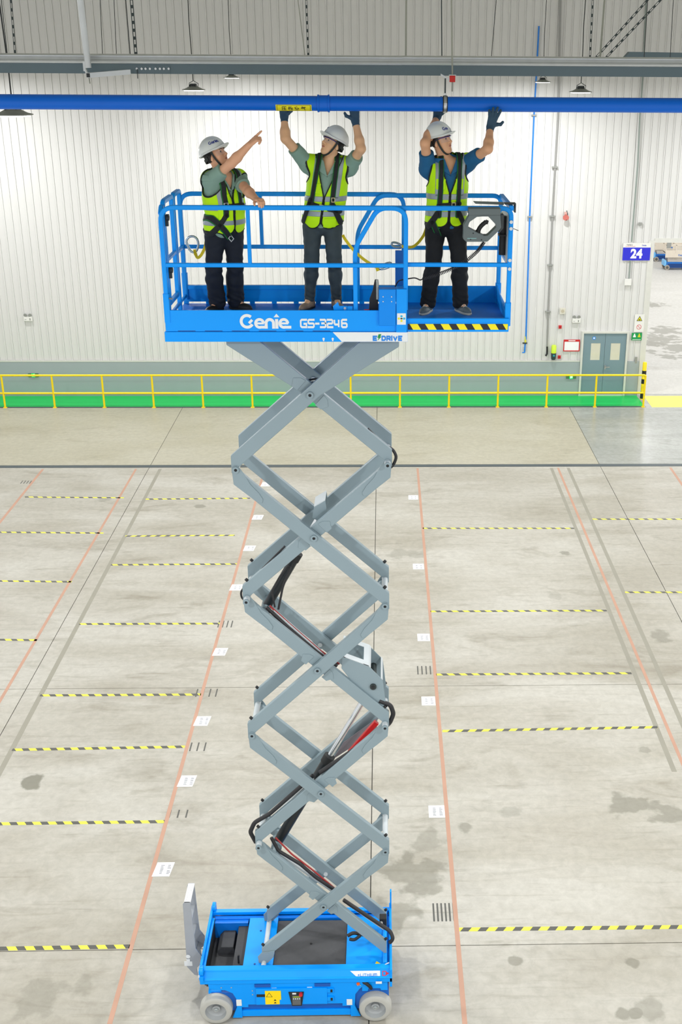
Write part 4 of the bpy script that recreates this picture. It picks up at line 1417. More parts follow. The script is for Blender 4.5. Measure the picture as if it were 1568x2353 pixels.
# bottom axle and slider
xs, zs = -1.47, .735
obj('slider_axle', MB().cyl((xs, YN + .14, zs - .03), (xs, 11.98, zs - .03), .03, 18), m_tube, LIFT, smooth=35)
obj('base_pivot', MB().cyl((0, YN + .14, .72), (0, 11.9, .72), .03, 16), m_blue, LIFT, smooth=35)
for y in (NA - .012, FA):
    obj('slider_plate', MB().xz([(xs - .06, zs - .07), (xs + .02, zs - .07), (xs + .12, zs + .05), (xs + .14, zs + .15), (xs - .02, zs + .12), (xs - .07, zs + .06)], y, y + .012), m_arm, near_outer[4] if y < 11.5 else far_outer[4], bev=.003)

# ---------------- hydraulics
YC = 11.44
m_barrel = mat('cylinder_black', (34, 40, 44), .35, .2)
m_chr = mat('chrome_rod', (214, 218, 222), .12, 1.0)


def ram(pa, pb, rb, rr, fr, name='hydraulic_cylinder'):
    a, b = at(*pa, YC), at(*pb, YC)
    m_ = a + (b - a) * fr
    o = obj(name, MB().cyl(a, m_, rb, 24), m_barrel, LIFT, smooth=35)
    obj('gland', MB().cyl(m_ - (b - a).normalized() * .09, m_ + (b - a).normalized() * .01, rb * 1.16, 24), m_rub, o, smooth=35)
    obj('rod', MB().cyl(m_, b, rr, 20), m_chr, o, smooth=35)
    obj('foot', MB().cyl(a + Vector((0, -.09, 0)), a + Vector((0, .09, 0)), rb * 1.1, 18), m_arm, o, smooth=35)
    return o, a, b


r1, ra, rb_ = ram((637, 1937), (842, 1598), .058, .034, .60)
r2, rc, rd_ = ram((612, 1395), (745, 1168), .05, .03, .55)
# carrying tubes and brackets across the stack
for c_ in (ra, rc):
    obj('cylinder_mount', MB().cyl((c_.x, NA + .15, c_.z), (c_.x, FA - .15, c_.z), .04, 16), m_arm, LIFT, smooth=35)
# upper mount box of the lower ram: side plates and a holed cover
P0 = [at(785, 1535, 11.2), at(787, 1508, 11.2), at(848, 1530, 11.2), at(880, 1562, 11.2), at(888, 1625, 11.2), at(868, 1640, 11.2)]
mb_ = obj('ram_bracket', MB().prism([(p.x, 11.19, p.z) for p in P0], (0, .012, 0)), m_arm, LIFT, bev=.003)
obj('bracket_plate', MB().prism([(p.x, 11.66, p.z) for p in P0], (0, .012, 0)), m_arm, mb_, bev=.003)
for (i, t0, t1) in ((1, 0, .12), (1, .80, 1.0), (2, 0, .14), (2, .86, 1.0)):
    u, v = P0[i], P0[i + 1]
    a_ = u.lerp(v, t0); b_ = u.lerp(v, t1)
    obj('bracket_bridge', MB().prism([(a_.x, 11.19, a_.z), (b_.x, 11.19, b_.z), (b_.x, 11.67, b_.z), (a_.x, 11.67, a_.z)], (0, 0, .01)), m_tube, mb_)
u, v = P0[1], P0[2]
for y0, y1 in ((11.19, 11.28), (11.58, 11.67)):
    obj('bracket_bridge', MB().prism([(u.x, y0, u.z + .001), (v.x, y0, v.z + .001), (v.x, y1, v.z + .001), (u.x, y1, u.z + .001)], (0, 0, .008)), m_tube, mb_)
q = at(858, 1576, 11.2)
obj('bracket_pin', MB().cyl((q.x, 11.17, q.z), (q.x, 11.69, q.z), .036, 18), m_dark, mb_, smooth=35)
obj('pin_end', MB().cyl((q.x, 11.165, q.z), (q.x, 11.172, q.z), .02, 14), m_rub, mb_)
# upper mount of the upper ram
P1 = [at(718, 1190, 11.3), at(722, 1165, 11.3), at(748, 1150, 11.3), at(752, 1178, 11.3), at(735, 1200, 11.3)]
for y in (11.3, 11.56):
    obj('ram_lug', MB().prism([(p.x, y, p.z) for p in P1], (0, .014, 0)), m_arm, LIFT, bev=.003)
obj('ram_lug_cover', MB().prism([(P1[1].x, 11.3, P1[1].z), (P1[2].x, 11.3, P1[2].z), (P1[2].x, 11.57, P1[2].z), (P1[1].x, 11.57, P1[1].z)], (0, 0, .01)), m_tube, LIFT)
# red safety prop folded along the arm
a_, b_ = at(800, 1730, 11.35), at(866, 1662, 11.35)
sd = Vector(((b_ - a_).z, 0, -(b_ - a_).x)).normalized() * .03
obj('safety_prop', MB().prism([a_ - sd * .2, a_ + sd * .6, b_ + sd, b_ - sd], (0, .05, 0)), m_red, LIFT, bev=.004)
q = at(812, 1690, 11.62)
obj('prop_plate', MB().prism([at(765, 1745, 11.6), at(790, 1706, 11.6), at(868, 1650, 11.6), at(866, 1680, 11.6)], (0, .01, 0)), mat('plum_grey_plate', (122, 116, 124), .45), LIFT)
# hose runs and cable trays along the inner arms


def hose(pts, r, n='hose', m=m_hose, Y=NA + .19, parent=LIFT):
    return obj(n, MB().tube(fillet([at(p[0], p[1], p[2] if len(p) > 2 else Y) for p in pts], .035, 4), r, 8), m, parent, smooth=60)


for dy in (0, 7):
    hose([(700, 876 + dy, 11.3), (716, 872 + dy, 11.3), (760, 866 + dy, 11.3), (800, 838 + dy, 11.3), (862, 800 + dy, 11.3)], .011)
hose([(845, 985, 11.2), (880, 1020, 11.2), (904, 1033, 11.2), (912, 1050, 11.2), (904, 1070, 11.2), (880, 1085, 11.2), (850, 1115, 11.2), (800, 1152, 11.2)], .016)
hose([(655, 1255, 11.2), (575, 1335, 11.2), (553, 1360, 11.2), (556, 1376, 11.2), (575, 1385, 11.2)], .011)
hose([(663, 1300, 11.3), (640, 1330, 11.3), (625, 1360, 11.3), (632, 1395, 11.3)], .010)
hose([(668, 1302, 11.3), (650, 1350, 11.3), (640, 1400, 11.3)], .012)
hose([(612, 1395, 11.25), (660, 1440, 11.25), (730, 1500, 11.25), (775, 1530, 11.25)], .022)
hose([(620, 1392, 11.28), (668, 1436, 11.28), (735, 1494, 11.28), (780, 1526, 11.28)], .012, m=mat('red_hose', (150, 40, 40), .5))
hose([(872, 1610, 11.2), (898, 1620, 11.2), (905, 1640, 11.2), (896, 1662, 11.2), (870, 1680, 11.2), (810, 1725, 11.2), (735, 1775, 11.2)], .026)
hose([(720, 1782, 11.22), (660, 1835, 11.22), (620, 1870, 11.22), (585, 1890, 11.22), (575, 1912, 11.22), (588, 1935, 11.22)], .026)
hose([(624, 1925, 11.25), (640, 1955, 11.25), (690, 1985, 11.25), (725, 2015, 11.25), (770, 2045, 11.25)], .022)
hose([(634, 1925, 11.27), (670, 1962, 11.27), (720, 2000, 11.27), (768, 2040, 11.27)], .011, m=mat('red_hose', (150, 40, 40), .5))
hose([(790, 2068, 11.25), (830, 2095, 11.25), (875, 2125, 11.25), (898, 2140, 11.2), (904, 2158, 11.15), (896, 2166, 11.15)], .024)
for (p_, q_) in (((628, 1402), (772, 1528)), ((600, 1905), (720, 1790)), ((640, 1960), (768, 2048)), ((800, 2075), (882, 2132)), ((745, 1770), (862, 1688))):
    a_, b_ = at(*p_, NA + .21), at(*q_, NA + .21)
    obj('cable_tray', MB().sq([a_, b_], .03, .05, up=(0, 1, 0), c=.003), m_tube, LIFT)
hose([(800, 2150, 11.25), (812, 2143, 11.25), (836, 2148, 11.25), (858, 2155, 11.2)], .022)
hose([(804, 2158, 11.22), (815, 2160, 11.2), (828, 2150, 11.2)], .02)
q = at(880, 2112, 11.5)
obj('valve_block', MB().box(q.x - .04, q.x + .05, 11.42, 11.52, q.z - .06, q.z + .07), m_rub, LIFT, bev=.008)
obj('valve_fitting', MB().cyl((q.x - .02, 11.40, q.z + .03), (q.x - .02, 11.36, q.z + .03), .025, 12), m_chrome, LIFT)
q = at(873, 2160, 10.98)
obj('corner_decal', MB().prism([(q.x - .06, 11.02, ZD + .001), (q.x + .02, 11.02, ZD + .001), (q.x - .04, 11.07, ZD + .001)], (0, 0, .001)), m_ylw, LIFT)
q = at(893, 2178, 10.95)
obj('pull_pin', MB().cyl((q.x - .06, 10.98, ZD + .02), (q.x + .01, 10.98, ZD + .06), .009, 10), m_bolt, LIFT)

# ---------------- platform
XP0, XP1, XE = -2.05, .227, 1.20
ZPD = 8.555                                     # deck
m_deck = mat('deck_blue', (0, 124, 226), 0.5, var=.06, scale=12, bump=.15)
PF = obj('platform', MB().box(XP0, XP1, YN + .01, YFAR, ZPD - .03, ZPD), m_deck, LIFT)


def pp_(n, mb, m=m_blue, bev=.003, smooth=None):
    return obj(n, mb, m, PF, bev=bev, smooth=smooth)


# near flank: kick plate, lip below, slots
pp_('kick_plate', MB().box(XP0, XP1, YN - .012, YN + .012, 8.515, 8.716))
pp_('platform_sill', MB().box(XP0 - .012, XP1 + .01, YN - .022, YN + .02, 8.418, 8.513))
pp_('platform_sill', MB().box(XP0 - .012, XP1 + .01, YFAR - .02, YFAR + .02, 8.418, 8.513))
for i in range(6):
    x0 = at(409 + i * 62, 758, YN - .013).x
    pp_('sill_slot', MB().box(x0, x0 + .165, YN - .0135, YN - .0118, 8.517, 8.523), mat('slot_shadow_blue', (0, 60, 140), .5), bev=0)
# far kick plate stands off the deck so daylight shows through the slots
kp = MB()
kp.box(XP0, XP1, YFAR - .012, YFAR + .012, ZPD + .02, 8.745)
kp.box(XP0, XP1, YFAR - .03, YFAR + .016, 8.705, 8.745)
pp_('kick_plate', kp)
x = XP0
while x < XP1 - .05:
    pp_('kick_foot', MB().box(x, x + .05, YFAR - .011, YFAR + .011, ZPD, ZPD + .02), bev=0)
    x += .226
# white end decal with the lettering
YD = YN - .0235
a, b = at(765, 767, YD), at(934, 786, YD)
t = MB(); t.add([(a.x, YD, 8.512), (XP1 + .009, YD, 8.512), (XP1 + .009, YD, 8.42), (a.x + .085, YD, 8.42)], [(0, 1, 2, 3)])
pp_('drive_decal', t, m_wht, bev=0)
q = at(857, 783.5, YD)
t = MB(); w1 = lettering(t, 'E', Vector((q.x, YD - .001, q.z)), EX * .85, EZ, Vector(), .052, .30, .2)
q2 = at(877, 783.5, YD); lettering(t, 'DRIVE', Vector((q2.x, YD - .001, q2.z)), EX * .80, EZ, Vector(), .052, .30, .18)
m_dblue = mat('decal_blue', (10, 130, 226), .45)
pp_('drive_lettering', t, m_dblue, bev=0)['kind'] = 'stuff'
q3 = at(871.5, 775, YD)
t = MB(); poly2(t, [(-.004, .03), (.022, .03), (.012, .006), (.022, .006), (-.014, -.034), (-.004, -.006), (-.016, -.006)], Vector((q3.x, YD - .001, q3.z)), EX, EZ, Vector())
pp_('bolt_symbol', t, mat('decal_green', (0, 140, 60), .45), bev=0)
YK = YN - .0125
q = at(552, 755, YK)
t = MB(); wordmark(t, Vector((q.x, YK - .001, q.z)), EX, EZ, Vector(), .139)
pp_('maker_mark', t, m_wht, bev=0)['kind'] = 'stuff'
q = at(690, 754, YK)
t = MB(); lettering(t, 'GS-3246', Vector((q.x, YK - .001, q.z)), EX * .74, EZ, Vector(), .090, .22, .12)
pp_('model_lettering', t, m_wht, bev=0)['kind'] = 'stuff'
for px in (744, 765):
    q = at(px, 780, YD)
    pp_('keyhole', MB().cyl((q.x, YD + .001, q.z + .006), (q.x, YD - .001, q.z + .006), .011, 14).box(q.x - .006, q.x + .006, YD - .0014, YD + .001, q.z - .016, q.z + .004), m_wht, bev=0)['kind'] = 'stuff'
# latch box and sticker at the junction with the extension
a, b = at(871, 664, YN - .03), at(910, 748, YN - .03)
pp_('latch_box', MB().box(a.x, b.x, YN - .05, YN + .09, b.z, a.z), mat('lift_blue_box', (0, 138, 240), .4, spec=.25), bev=.006)
for u_, v_ in ((.25, .2), (.75, .2), (.25, .33), (.75, .33)):
    pp_('box_rivet', MB().cyl((a.x + (b.x - a.x) * u_, YN - .05, a.z - (a.z - b.z) * v_), (a.x + (b.x - a.x) * u_, YN - .054, a.z - (a.z - b.z) * v_), .006, 8), m_bolt, bev=0)
a2, b2 = at(911, 664, YN - .03), at(935, 766, YN - .03)
pp_('corner_post_plate', MB().box(a2.x, XP1, YN - .04, YN + .1, 8.513, a2.z), bev=.005)
a3, b3 = at(913, 720, YN - .042), at(933, 746, YN - .042)
pp_('capacity_sticker', MB().box(a3.x, b3.x, YN - .0425, YN - .04, b3.z, a3.z), m_wht, bev=0)
cx, cz = (a3.x + b3.x) / 2, a3.z - .05
for dx, dz, m in ((0, .022, mat('dot_cyan', (0, 176, 226), .45)), (.025, 0, mat('dot_cyan', (0, 176, 226), .45)), (-.025, 0, mat('dot_yellow', (232, 220, 20), .45)), (0, -.022, mat('dot_yellow', (232, 220, 20), .45))):
    pp_('sticker_dot', MB().cyl((cx + dx, YN - .0425, cz + dz), (cx + dx, YN - .0435, cz + dz), .011, 14), m, bev=0)
pp_('sticker_symbol', MB().box(cx - .01, cx + .01, YN - .0435, YN - .0425, cz - .006, cz + .006), m_rub, bev=0)
# foot lever, pedal bits on the deck
q = at(782, 703, YN + .05)
pp_('extension_pedal', MB().prism([(q.x - .06, YN + .05, 8.70), (q.x - .07, YN + .05, 8.74), (q.x - .02, YN + .05, 8.785), (q.x - .01, YN + .05, 8.745), (q.x + .06, YN + .05, 8.745), (q.x + .10, YN + .05, 8.73), (q.x + .10, YN + .05, 8.69)], (0, .02, 0)), bev=.004)
pp_('pedal_bolt', MB().cyl((q.x + .045, YN + .05, 8.725), (q.x + .045, YN + .04, 8.725), .012, 12), m_bolt, bev=0)
pp_('pedal_hook', MB().prism([(q.x + .07, YN + .04, 8.745), (q.x + .12, YN + .04, 8.745), (q.x + .115, YN + .04, 8.68), (q.x + .075, YN + .04, 8.69)], (0, .03, 0)), bev=.004)
q = at(862, 700, YN + .12)
fe = pp_('fold_handle', MB().prism([(q.x - .06, YN + .12, 8.66), (q.x - .05, YN + .12, 8.80), (q.x - .02, YN + .12, 8.88), (q.x, YN + .12, 8.98), (q.x + .03, YN + .12, 8.98), (q.x + .03, YN + .12, 8.66)], (0, .03, 0)), m_rub, bev=.004)
q = at(868, 675, YN + .1)
obj('handle_grip', MB().tube([(q.x, YN + .1, 8.80), (q.x, YN + .1, 8.95), (q.x - .004, YN + .1, 8.985)], .013, 10), mat('grip_grey', (170, 174, 166), .5), PF, smooth=50)
q = at(842, 713, YN + .1)
obj('lever_tip', MB().cyl((q.x - .02, YN + .1, q.z), (q.x + .03, YN + .1, q.z), .010, 10), m_red, PF)

# extension deck
EXT = obj('platform_extension', MB().box(XP1, XE, YN + .03, YFAR - .02, ZPD - .005, ZPD + .02), m_deck, LIFT)


def ep_(n, mb, m=m_blue, bev=.003, smooth=None):
    return obj(n, mb, m, EXT, bev=bev, smooth=smooth)


ep_('extension_sill', MB().prism([(XP1, YN + .02, 8.635), (XE, YN + .02, 8.635), (XE, YN + .02, 8.505), (XP1, YN + .02, 8.505)], (0, .02, 0)), bev=.004)
ep_('extension_sill', MB().box(XP1, XE, YN + .0, YN + .04, 8.60, 8.638), bev=.005)
ep_('extension_sill', MB().box(XP1, XE, YFAR - .04, YFAR - .02, 8.505, 8.745), bev=.004)
ep_('extension_sill', MB().box(XE - .02, XE, YN + .04, YFAR - .04, 8.505, 8.70), bev=.004)
hz = MB().box(XP1 + .012, XE - .01, YN + .014, YN + .0195, 8.527, 8.582)
ep_('hazard_strip', hz, hazard_mat('hazard_strip', .148, .62, (0, 2), (246, 230, 0), (18, 20, 24)), bev=0)
ep_('end_gusset', MB().prism([(XE - .03, YN + .04, 8.63), (XE - .03, YN + .04, 8.66), (XE - .03, YFAR - .04, 8.76), (XE - .03, YFAR - .04, 8.63)], (.012, 0, 0)), bev=.002)

# ---------------- guard rails
TW = .042


def rail(n, pts, r=.10, w=TW, parent=PF, m=m_blue, up=(0, 1, 0)):
    return obj(n, MB().sq(fillet(pts, r, 7), w, w, up=up), m, parent)


ZR, ZM = 9.655, 9.135                          # top and middle rail
for k, y in enumerate((YN + .008, YFAR - .008)):
    # main frame: hoop from the left post over the top to the right post
    rail('guard_rail', [(XP0 + .025, y, 8.70), (XP0 + .025, y, ZR), (XP1 - .012, y, ZR), (XP1 - .012, y, 8.72)], .13)
    rail('mid_rail', [(XP0 + .03, y, ZM), (XP1 - .012, y, ZM)], .01, w=.038)
    xpost = at(572, 540, y).x if k == 0 else at(600, 500, y).x
    rail('rail_post', [(xpost, y, ZM), (xpost, y, ZR)], .01, w=.035)
    # rolling frame of the extension
    yi = y + (.045 if k == 0 else -.045)
    xs0 = at(817, 640, yi).x if k == 0 else at(817, 640, YN).x
    rail('extension_rail', [(xs0, yi, 8.60), (xs0, yi, 9.29), (xs0 + .215, yi, ZR - .005), (XE - .012, yi, ZR - .005), (XE - .012, yi, 8.56)], .085, parent=EXT)
    rail('mid_rail', [(XP1 - .02, yi, ZM), (XE - .02, yi, ZM)], .01, w=.038, parent=EXT)
    rail('post_sleeve', [(XE - .012, yi, 8.56), (XE - .012, yi, 8.78)], .01, w=.055, parent=EXT)
    rail('post_sleeve', [(XP0 + .025, y, 8.6), (XP0 + .025, y, 8.87)], .01, w=.056)
for zz, px in ((8.86, 0), (8.77, 1)):
    pp_('sleeve_bolt', MB().cyl((XP0 + .055, YN - .02, 8.83), (XP0 + .085, YN - .02, 8.825), .008, 8), m_bolt, bev=0)
for y in (9.1, 9.18, 9.47, 9.53):
    q = (XE - .012, YN + .03, y)
    ep_('rail_bolt', MB().cyl((q[0], YN + .034, y), (q[0], YN + .024, y), .016, 14), m_bolt, bev=0)
# far latch posts
xq = at(920, 560, YFAR).x
pp_('post_plate', MB().box(xq - .05, xq + .03, YFAR - .03, YFAR + .01, 8.745, 9.1), mat('lift_blue_inner', (0, 118, 224), .4))
# left end: gate and its posts
xg = XP0 + .025
rail('gate_frame', [(xg, YN + .15, 8.75), (xg, YN + .15, ZR + .03), (xg, YN + .62, ZR + .03), (xg, YN + .62, 8.75), (xg, YN + .15, 8.75)], .06, up=(1, 0, 0))
rail('gate_bar', [(xg, YN + .15, ZM + .02), (xg, YN + .62, ZM + .02)], .01, w=.036, up=(1, 0, 0))
rail('gate_post', [(xg, YN + .09, 8.56), (xg, YN + .09, ZR + .01), (xg, YN + .02, ZR - .06)], .04, up=(1, 0, 0))
rail('gate_post', [(xg, YN + .70, 8.56), (xg, YN + .70, ZR + .03), (xg, YFAR - .02, ZR + .03), (xg, YFAR - .02, 8.6)], .06, up=(1, 0, 0))
rail('end_bar', [(xg, YN + .70, ZM), (xg, YFAR - .02, ZM)], .01, w=.036, up=(1, 0, 0))
rail('end_toe', [(xg, YN + .1, 8.64), (xg, YFAR - .03, 8.64)], .01, w=.03, up=(1, 0, 0))
for zz in (9.62 - .1, 8.98 + .06):
    hgs = MB()
    hgs.box(xg + .02, xg + .045, YN + .12, YN + .15, zz - .05, zz + .05)
    hgs.ring((xg + .03, YN + .13, zz + .03), (xg + .055, YN + .13, zz + .03), .03, .018, 14)
    pp_('gate_hinge', hgs, m_dark, bev=0)
# right end: cross rails of the extension
xe = XE - .012
rail('end_rail', [(xe, YN + .053, ZR - .005), (xe, YN + .10, ZR + .0), (xe, YFAR - .10, ZR + .0), (xe, YFAR - .053, ZR - .02)], .03, parent=EXT, up=(1, 0, 0))
rail('end_rail', [(xe, YN + .053, ZM), (xe, YFAR - .053, ZM)], .01, w=.038, parent=EXT, up=(1, 0, 0))

# ================================================================== PEOPLE
# bodies and clothes are closed surfaces polygonised from distance fields (surface nets)
F32 = np.float32


def mesh_field(fun, lo, hi, h):
    B = 8
    lo = np.array(lo, dtype=np.float64)
    n = np.ceil((np.array(hi) - lo) / h / B).astype(int)
    H = h * B
    cx = [lo[i] + (np.arange(n[i]) + .5) * H for i in range(3)]
    Cc = np.stack(np.meshgrid(*cx, indexing='ij'), -1).reshape(-1, 3).astype(F32)
    d = fun(Cc)
    act = np.where(np.abs(d) < H * 1.15)[0]
    bi = np.stack(np.unravel_index(act, n), -1) * B
    g = np.stack(np.meshgrid(*[np.arange(B + 1)] * 3, indexing='ij'), -1).reshape(-1, 3)
    dims = n * B + 1
    D = np.full(dims, 1.0, F32)
    pi = (bi[:, None, :] + g[None]).reshape(-1, 3)
    flat = np.unique(np.ravel_multi_index(pi.T, dims))
    pi = np.stack(np.unravel_index(flat, dims), -1)
    vals = np.empty(len(pi), F32)
    for s in range(0, len(pi), 400000):
        q = pi[s:s + 400000]
        vals[s:s + 400000] = fun((lo + q * h).astype(F32))
    D.reshape(-1)[flat] = vals
    gc = np.stack(np.meshgrid(*[np.arange(B)] * 3, indexing='ij'), -1).reshape(-1, 3)
    ci = (bi[:, None, :] + gc[None]).reshape(-1, 3)
    offs = np.array([(a, b, c) for a in (0, 1) for b in (0, 1) for c in (0, 1)])
    cv = np.stack([D[ci[:, 0] + o[0], ci[:, 1] + o[1], ci[:, 2] + o[2]] for o in offs], 1)
    ins = cv < 0
    m = ins.any(1) & ~ins.all(1)
    ci, cv = ci[m], cv[m]
    acc = np.zeros((len(ci), 3)); cnt = np.zeros(len(ci))
    for a in range(8):
        for b in range(a + 1, 8):
            df = offs[b] - offs[a]
            if np.abs(df).sum() != 1: continue
            va, vb = cv[:, a], cv[:, b]
            x = (va < 0) != (vb < 0)
            t = np.where(x, va / np.where(x, va - vb, 1), 0)
            acc += np.where(x[:, None], offs[a] + t[:, None] * df, 0)
            cnt += x
    V = lo + (ci + acc / cnt[:, None]) * h
    idx = np.full(n * B, -1, np.int32)
    idx[ci[:, 0], ci[:, 1], ci[:, 2]] = np.arange(len(ci))
    Fs = []
    base = D[ci[:, 0], ci[:, 1], ci[:, 2]]
    for ax in range(3):
        e = np.zeros(3, int); e[ax] = 1
        o1 = np.zeros(3, int); o1[(ax + 1) % 3] = 1
        o2 = np.zeros(3, int); o2[(ax + 2) % 3] = 1
        nb = D[ci[:, 0] + e[0], ci[:, 1] + e[1], ci[:, 2] + e[2]]
        ok = ((base < 0) != (nb < 0)) & (ci[:, (ax + 1) % 3] > 0) & (ci[:, (ax + 2) % 3] > 0)
        c = ci[ok]
        if not len(c): continue
        I = [idx[tuple((c - o).T)] for o in (np.zeros(3, int), o1, o1 + o2, o2)]
        Q = np.stack(I, 1)
        fl_ = base[ok] < 0
        Q[~fl_] = Q[~fl_][:, ::-1]
        Fs.append(Q[(Q >= 0).all(1)])
    Fq = np.concatenate(Fs) if Fs else np.zeros((0, 4), int)
    return V, Fq


def field_obj(name, fun, lo, hi, h, m, parent, label=None):
    V, Q = mesh_field(fun, lo, hi, h)
    o0 = np.array((lo + np.array(hi)) / 2 if isinstance(lo, np.ndarray) else (np.array(lo) + np.array(hi)) / 2)
    me = bpy.data.meshes.new(name)
    me.vertices.add(len(V)); me.vertices.foreach_set('co', (V - o0).astype(F32).ravel())
    me.loops.add(len(Q) * 4); me.loops.foreach_set('vertex_index', Q.astype(np.int32).ravel())
    me.polygons.add(len(Q))
    me.polygons.foreach_set('loop_start', np.arange(0, len(Q) * 4, 4, dtype=np.int32))
    me.polygons.foreach_set('use_smooth', np.ones(len(Q), bool))
    me.update(calc_edges=True); me.validate()
    me.materials.append(m)
    o = bpy.data.objects.new(name, me)
    COL.objects.link(o)
    WLOC[o.name] = Vector(o0)
    o.parent = parent
    o.location = Vector(o0) - WLOC[parent.name]
    if label: o['label'] = label
    return o


def A3(v): return np.array(tuple(v), F32)


def cone(P, a, b, r1, r2):
    a, b = A3(a), A3(b)
    ba = b - a
    pa = P - a
    t = np.clip(pa @ ba / max(float(ba @ ba), 1e-9), 0, 1)
    return np.sqrt(((pa - t[:, None] * ba) ** 2).sum(1)) - (r1 + (r2 - r1) * t)


def ell(P, c, r, ax=None):
    q = P - A3(c)
    if ax is not None:
        q = q @ np.array([tuple(a) for a in ax], F32).T
    r = np.array(r, F32)
    k0 = np.sqrt(((q / r) ** 2).sum(1))
    k1 = np.sqrt(((q / (r * r)) ** 2).sum(1)) + 1e-6
    return k0 * (k0 - 1) / k1


def smin(a, b, k):
    h = np.maximum(k - np.abs(a - b), 0) / k
    return np.minimum(a, b) - h * h * k * .25


def smax(a, b, k): return -smin(-a, -b, k)


def near(P, c, R, fn, m=.06):
    """evaluate fn only around its bounding sphere"""
    d = np.sqrt(((P - A3(c)) ** 2).sum(1)) - R
    k = d < m
    if k.any():
        d[k] = fn(P[k])
    return d


def wob(P, f, ph=0.0):
    return (np.sin(P[:, 0] * f + ph + 1.7 * np.sin(P[:, 2] * f * .6 + ph)) * np.sin(P[:, 2] * f * 1.3 + ph * 2 + np.sin(P[:, 1] * f)) + .6 * np.sin(P[:, 1] * f * 1.7 + P[:, 2] * f * .7 + ph * 3))


m_vest = mat('vest_lime', (196, 255, 0), .6, var=.05, scale=14, bump=.25, spec=.3)
m_refl = mat('reflective_tape', (150, 162, 166), .38, .25, var=.05, scale=30)
m_pipe_b = mat('black_binding', (16, 20, 20), .7)
m_strap = mat('harness_black', (18, 24, 26), .7, bump=.3)
m_strapg = mat('harness_green', (14, 110, 44), .7)
m_brass = mat('buckle_brass', (196, 186, 140), .35, .6)
m_steel = mat('buckle_steel', (186, 190, 188), .3, .8)
m_helm = mat('helmet_white', (226, 232, 230), .28, var=.01, coat=.3)
m_hair = mat('hair_black', (22, 20, 20), .6)
m_lens = mat('safety_lens', (220, 226, 236), .05, alpha=.13, spec=.8)
m_gfr = mat('glasses_blue', (44, 40, 120), .35)
m_lip = mat('lips', (186, 116, 98), .5)
m_eye = mat('eye_dark', (30, 22, 20), .3)
m_glove = mat('glove_navy', (46, 76, 98), .75, var=.1, scale=30, bump=.4)
m_chin = mat('chin_strap', (40, 46, 44), .7)
m_logo = mat('helmet_logo_blue', (30, 54, 150), .4)


class Hand:
    """five-fingered hand as a list of tapered capsules"""

    def __init__(s, w, d, n, left, curl, spread=1.0, thumb=(.55, .5), size=1.0):
        w, d = Vector(w), Vector(d).normalized()
        n = Vector(n)
        n = (n - d * n.dot(d)).normalized()
        t = n.cross(d) if left else d.cross(n)
        s.caps = []
        s.w, s.d, s.n, s.t = w, d, n, t
        k = size
        ln = (.078, .086, .080, .064)
        off = (.031, .010, -.011, -.030)
        kn = (.094, .098, .092, .083)
        for i in range(4):
            b = w + d * .012 + t * off[i] * .55
            kk = w + d * kn[i] * k + t * off[i] * k
            s.caps.append((b, kk, .0175, .0125))
            sp = (off[i] / .031) * .13 * spread
            p = kk
            a = 0.0
            for j, (fr_, rr) in enumerate(((.45, .0105), (.31, .0095), (.24, .0085))):
                a += curl[i] * (.9, 1.1, .8)[j]
                dr = (d * math.cos(sp) + t * math.sin(sp)) * math.cos(a) + n * math.sin(a)
                q = p + dr * ln[i] * fr_ * k
                s.caps.append((p, q, rr + .0008, rr))
                p = q
        # thumb leaves the side of the palm near its base
        p = w + d * .025 + t * .02
        q = w + d * (.045) + t * (.020 + .030 * thumb[0]) + n * .012
        s.caps.append((p, q, .017, .014))
        dr = (d * (1 - thumb[0] * .6) + t * thumb[0] + n * thumb[1] * .5).normalized()
        r = q + dr * .034 * k
        s.caps.append((q, r, .0135, .0115))
        dr = (d + t * thumb[0] * .5 + n * thumb[1]).normalized()
        s.caps.append((r, r + dr * .028 * k, .0115, .0095))

    def f(s, P, grow=0.0):
        d = None
        for i, (a, b, r1, r2) in enumerate(s.caps):
            c = cone(P, a, b, r1 + grow, r2 + grow)
            d = c if d is None else smin(d, c, .006)
        # palm pad
        w = s.w + s.d * .05
        e = ell(P, w, (.036 + grow, .05 + grow, .015 + grow), (s.t, s.d, s.n))
        return smin(d, e, .012)


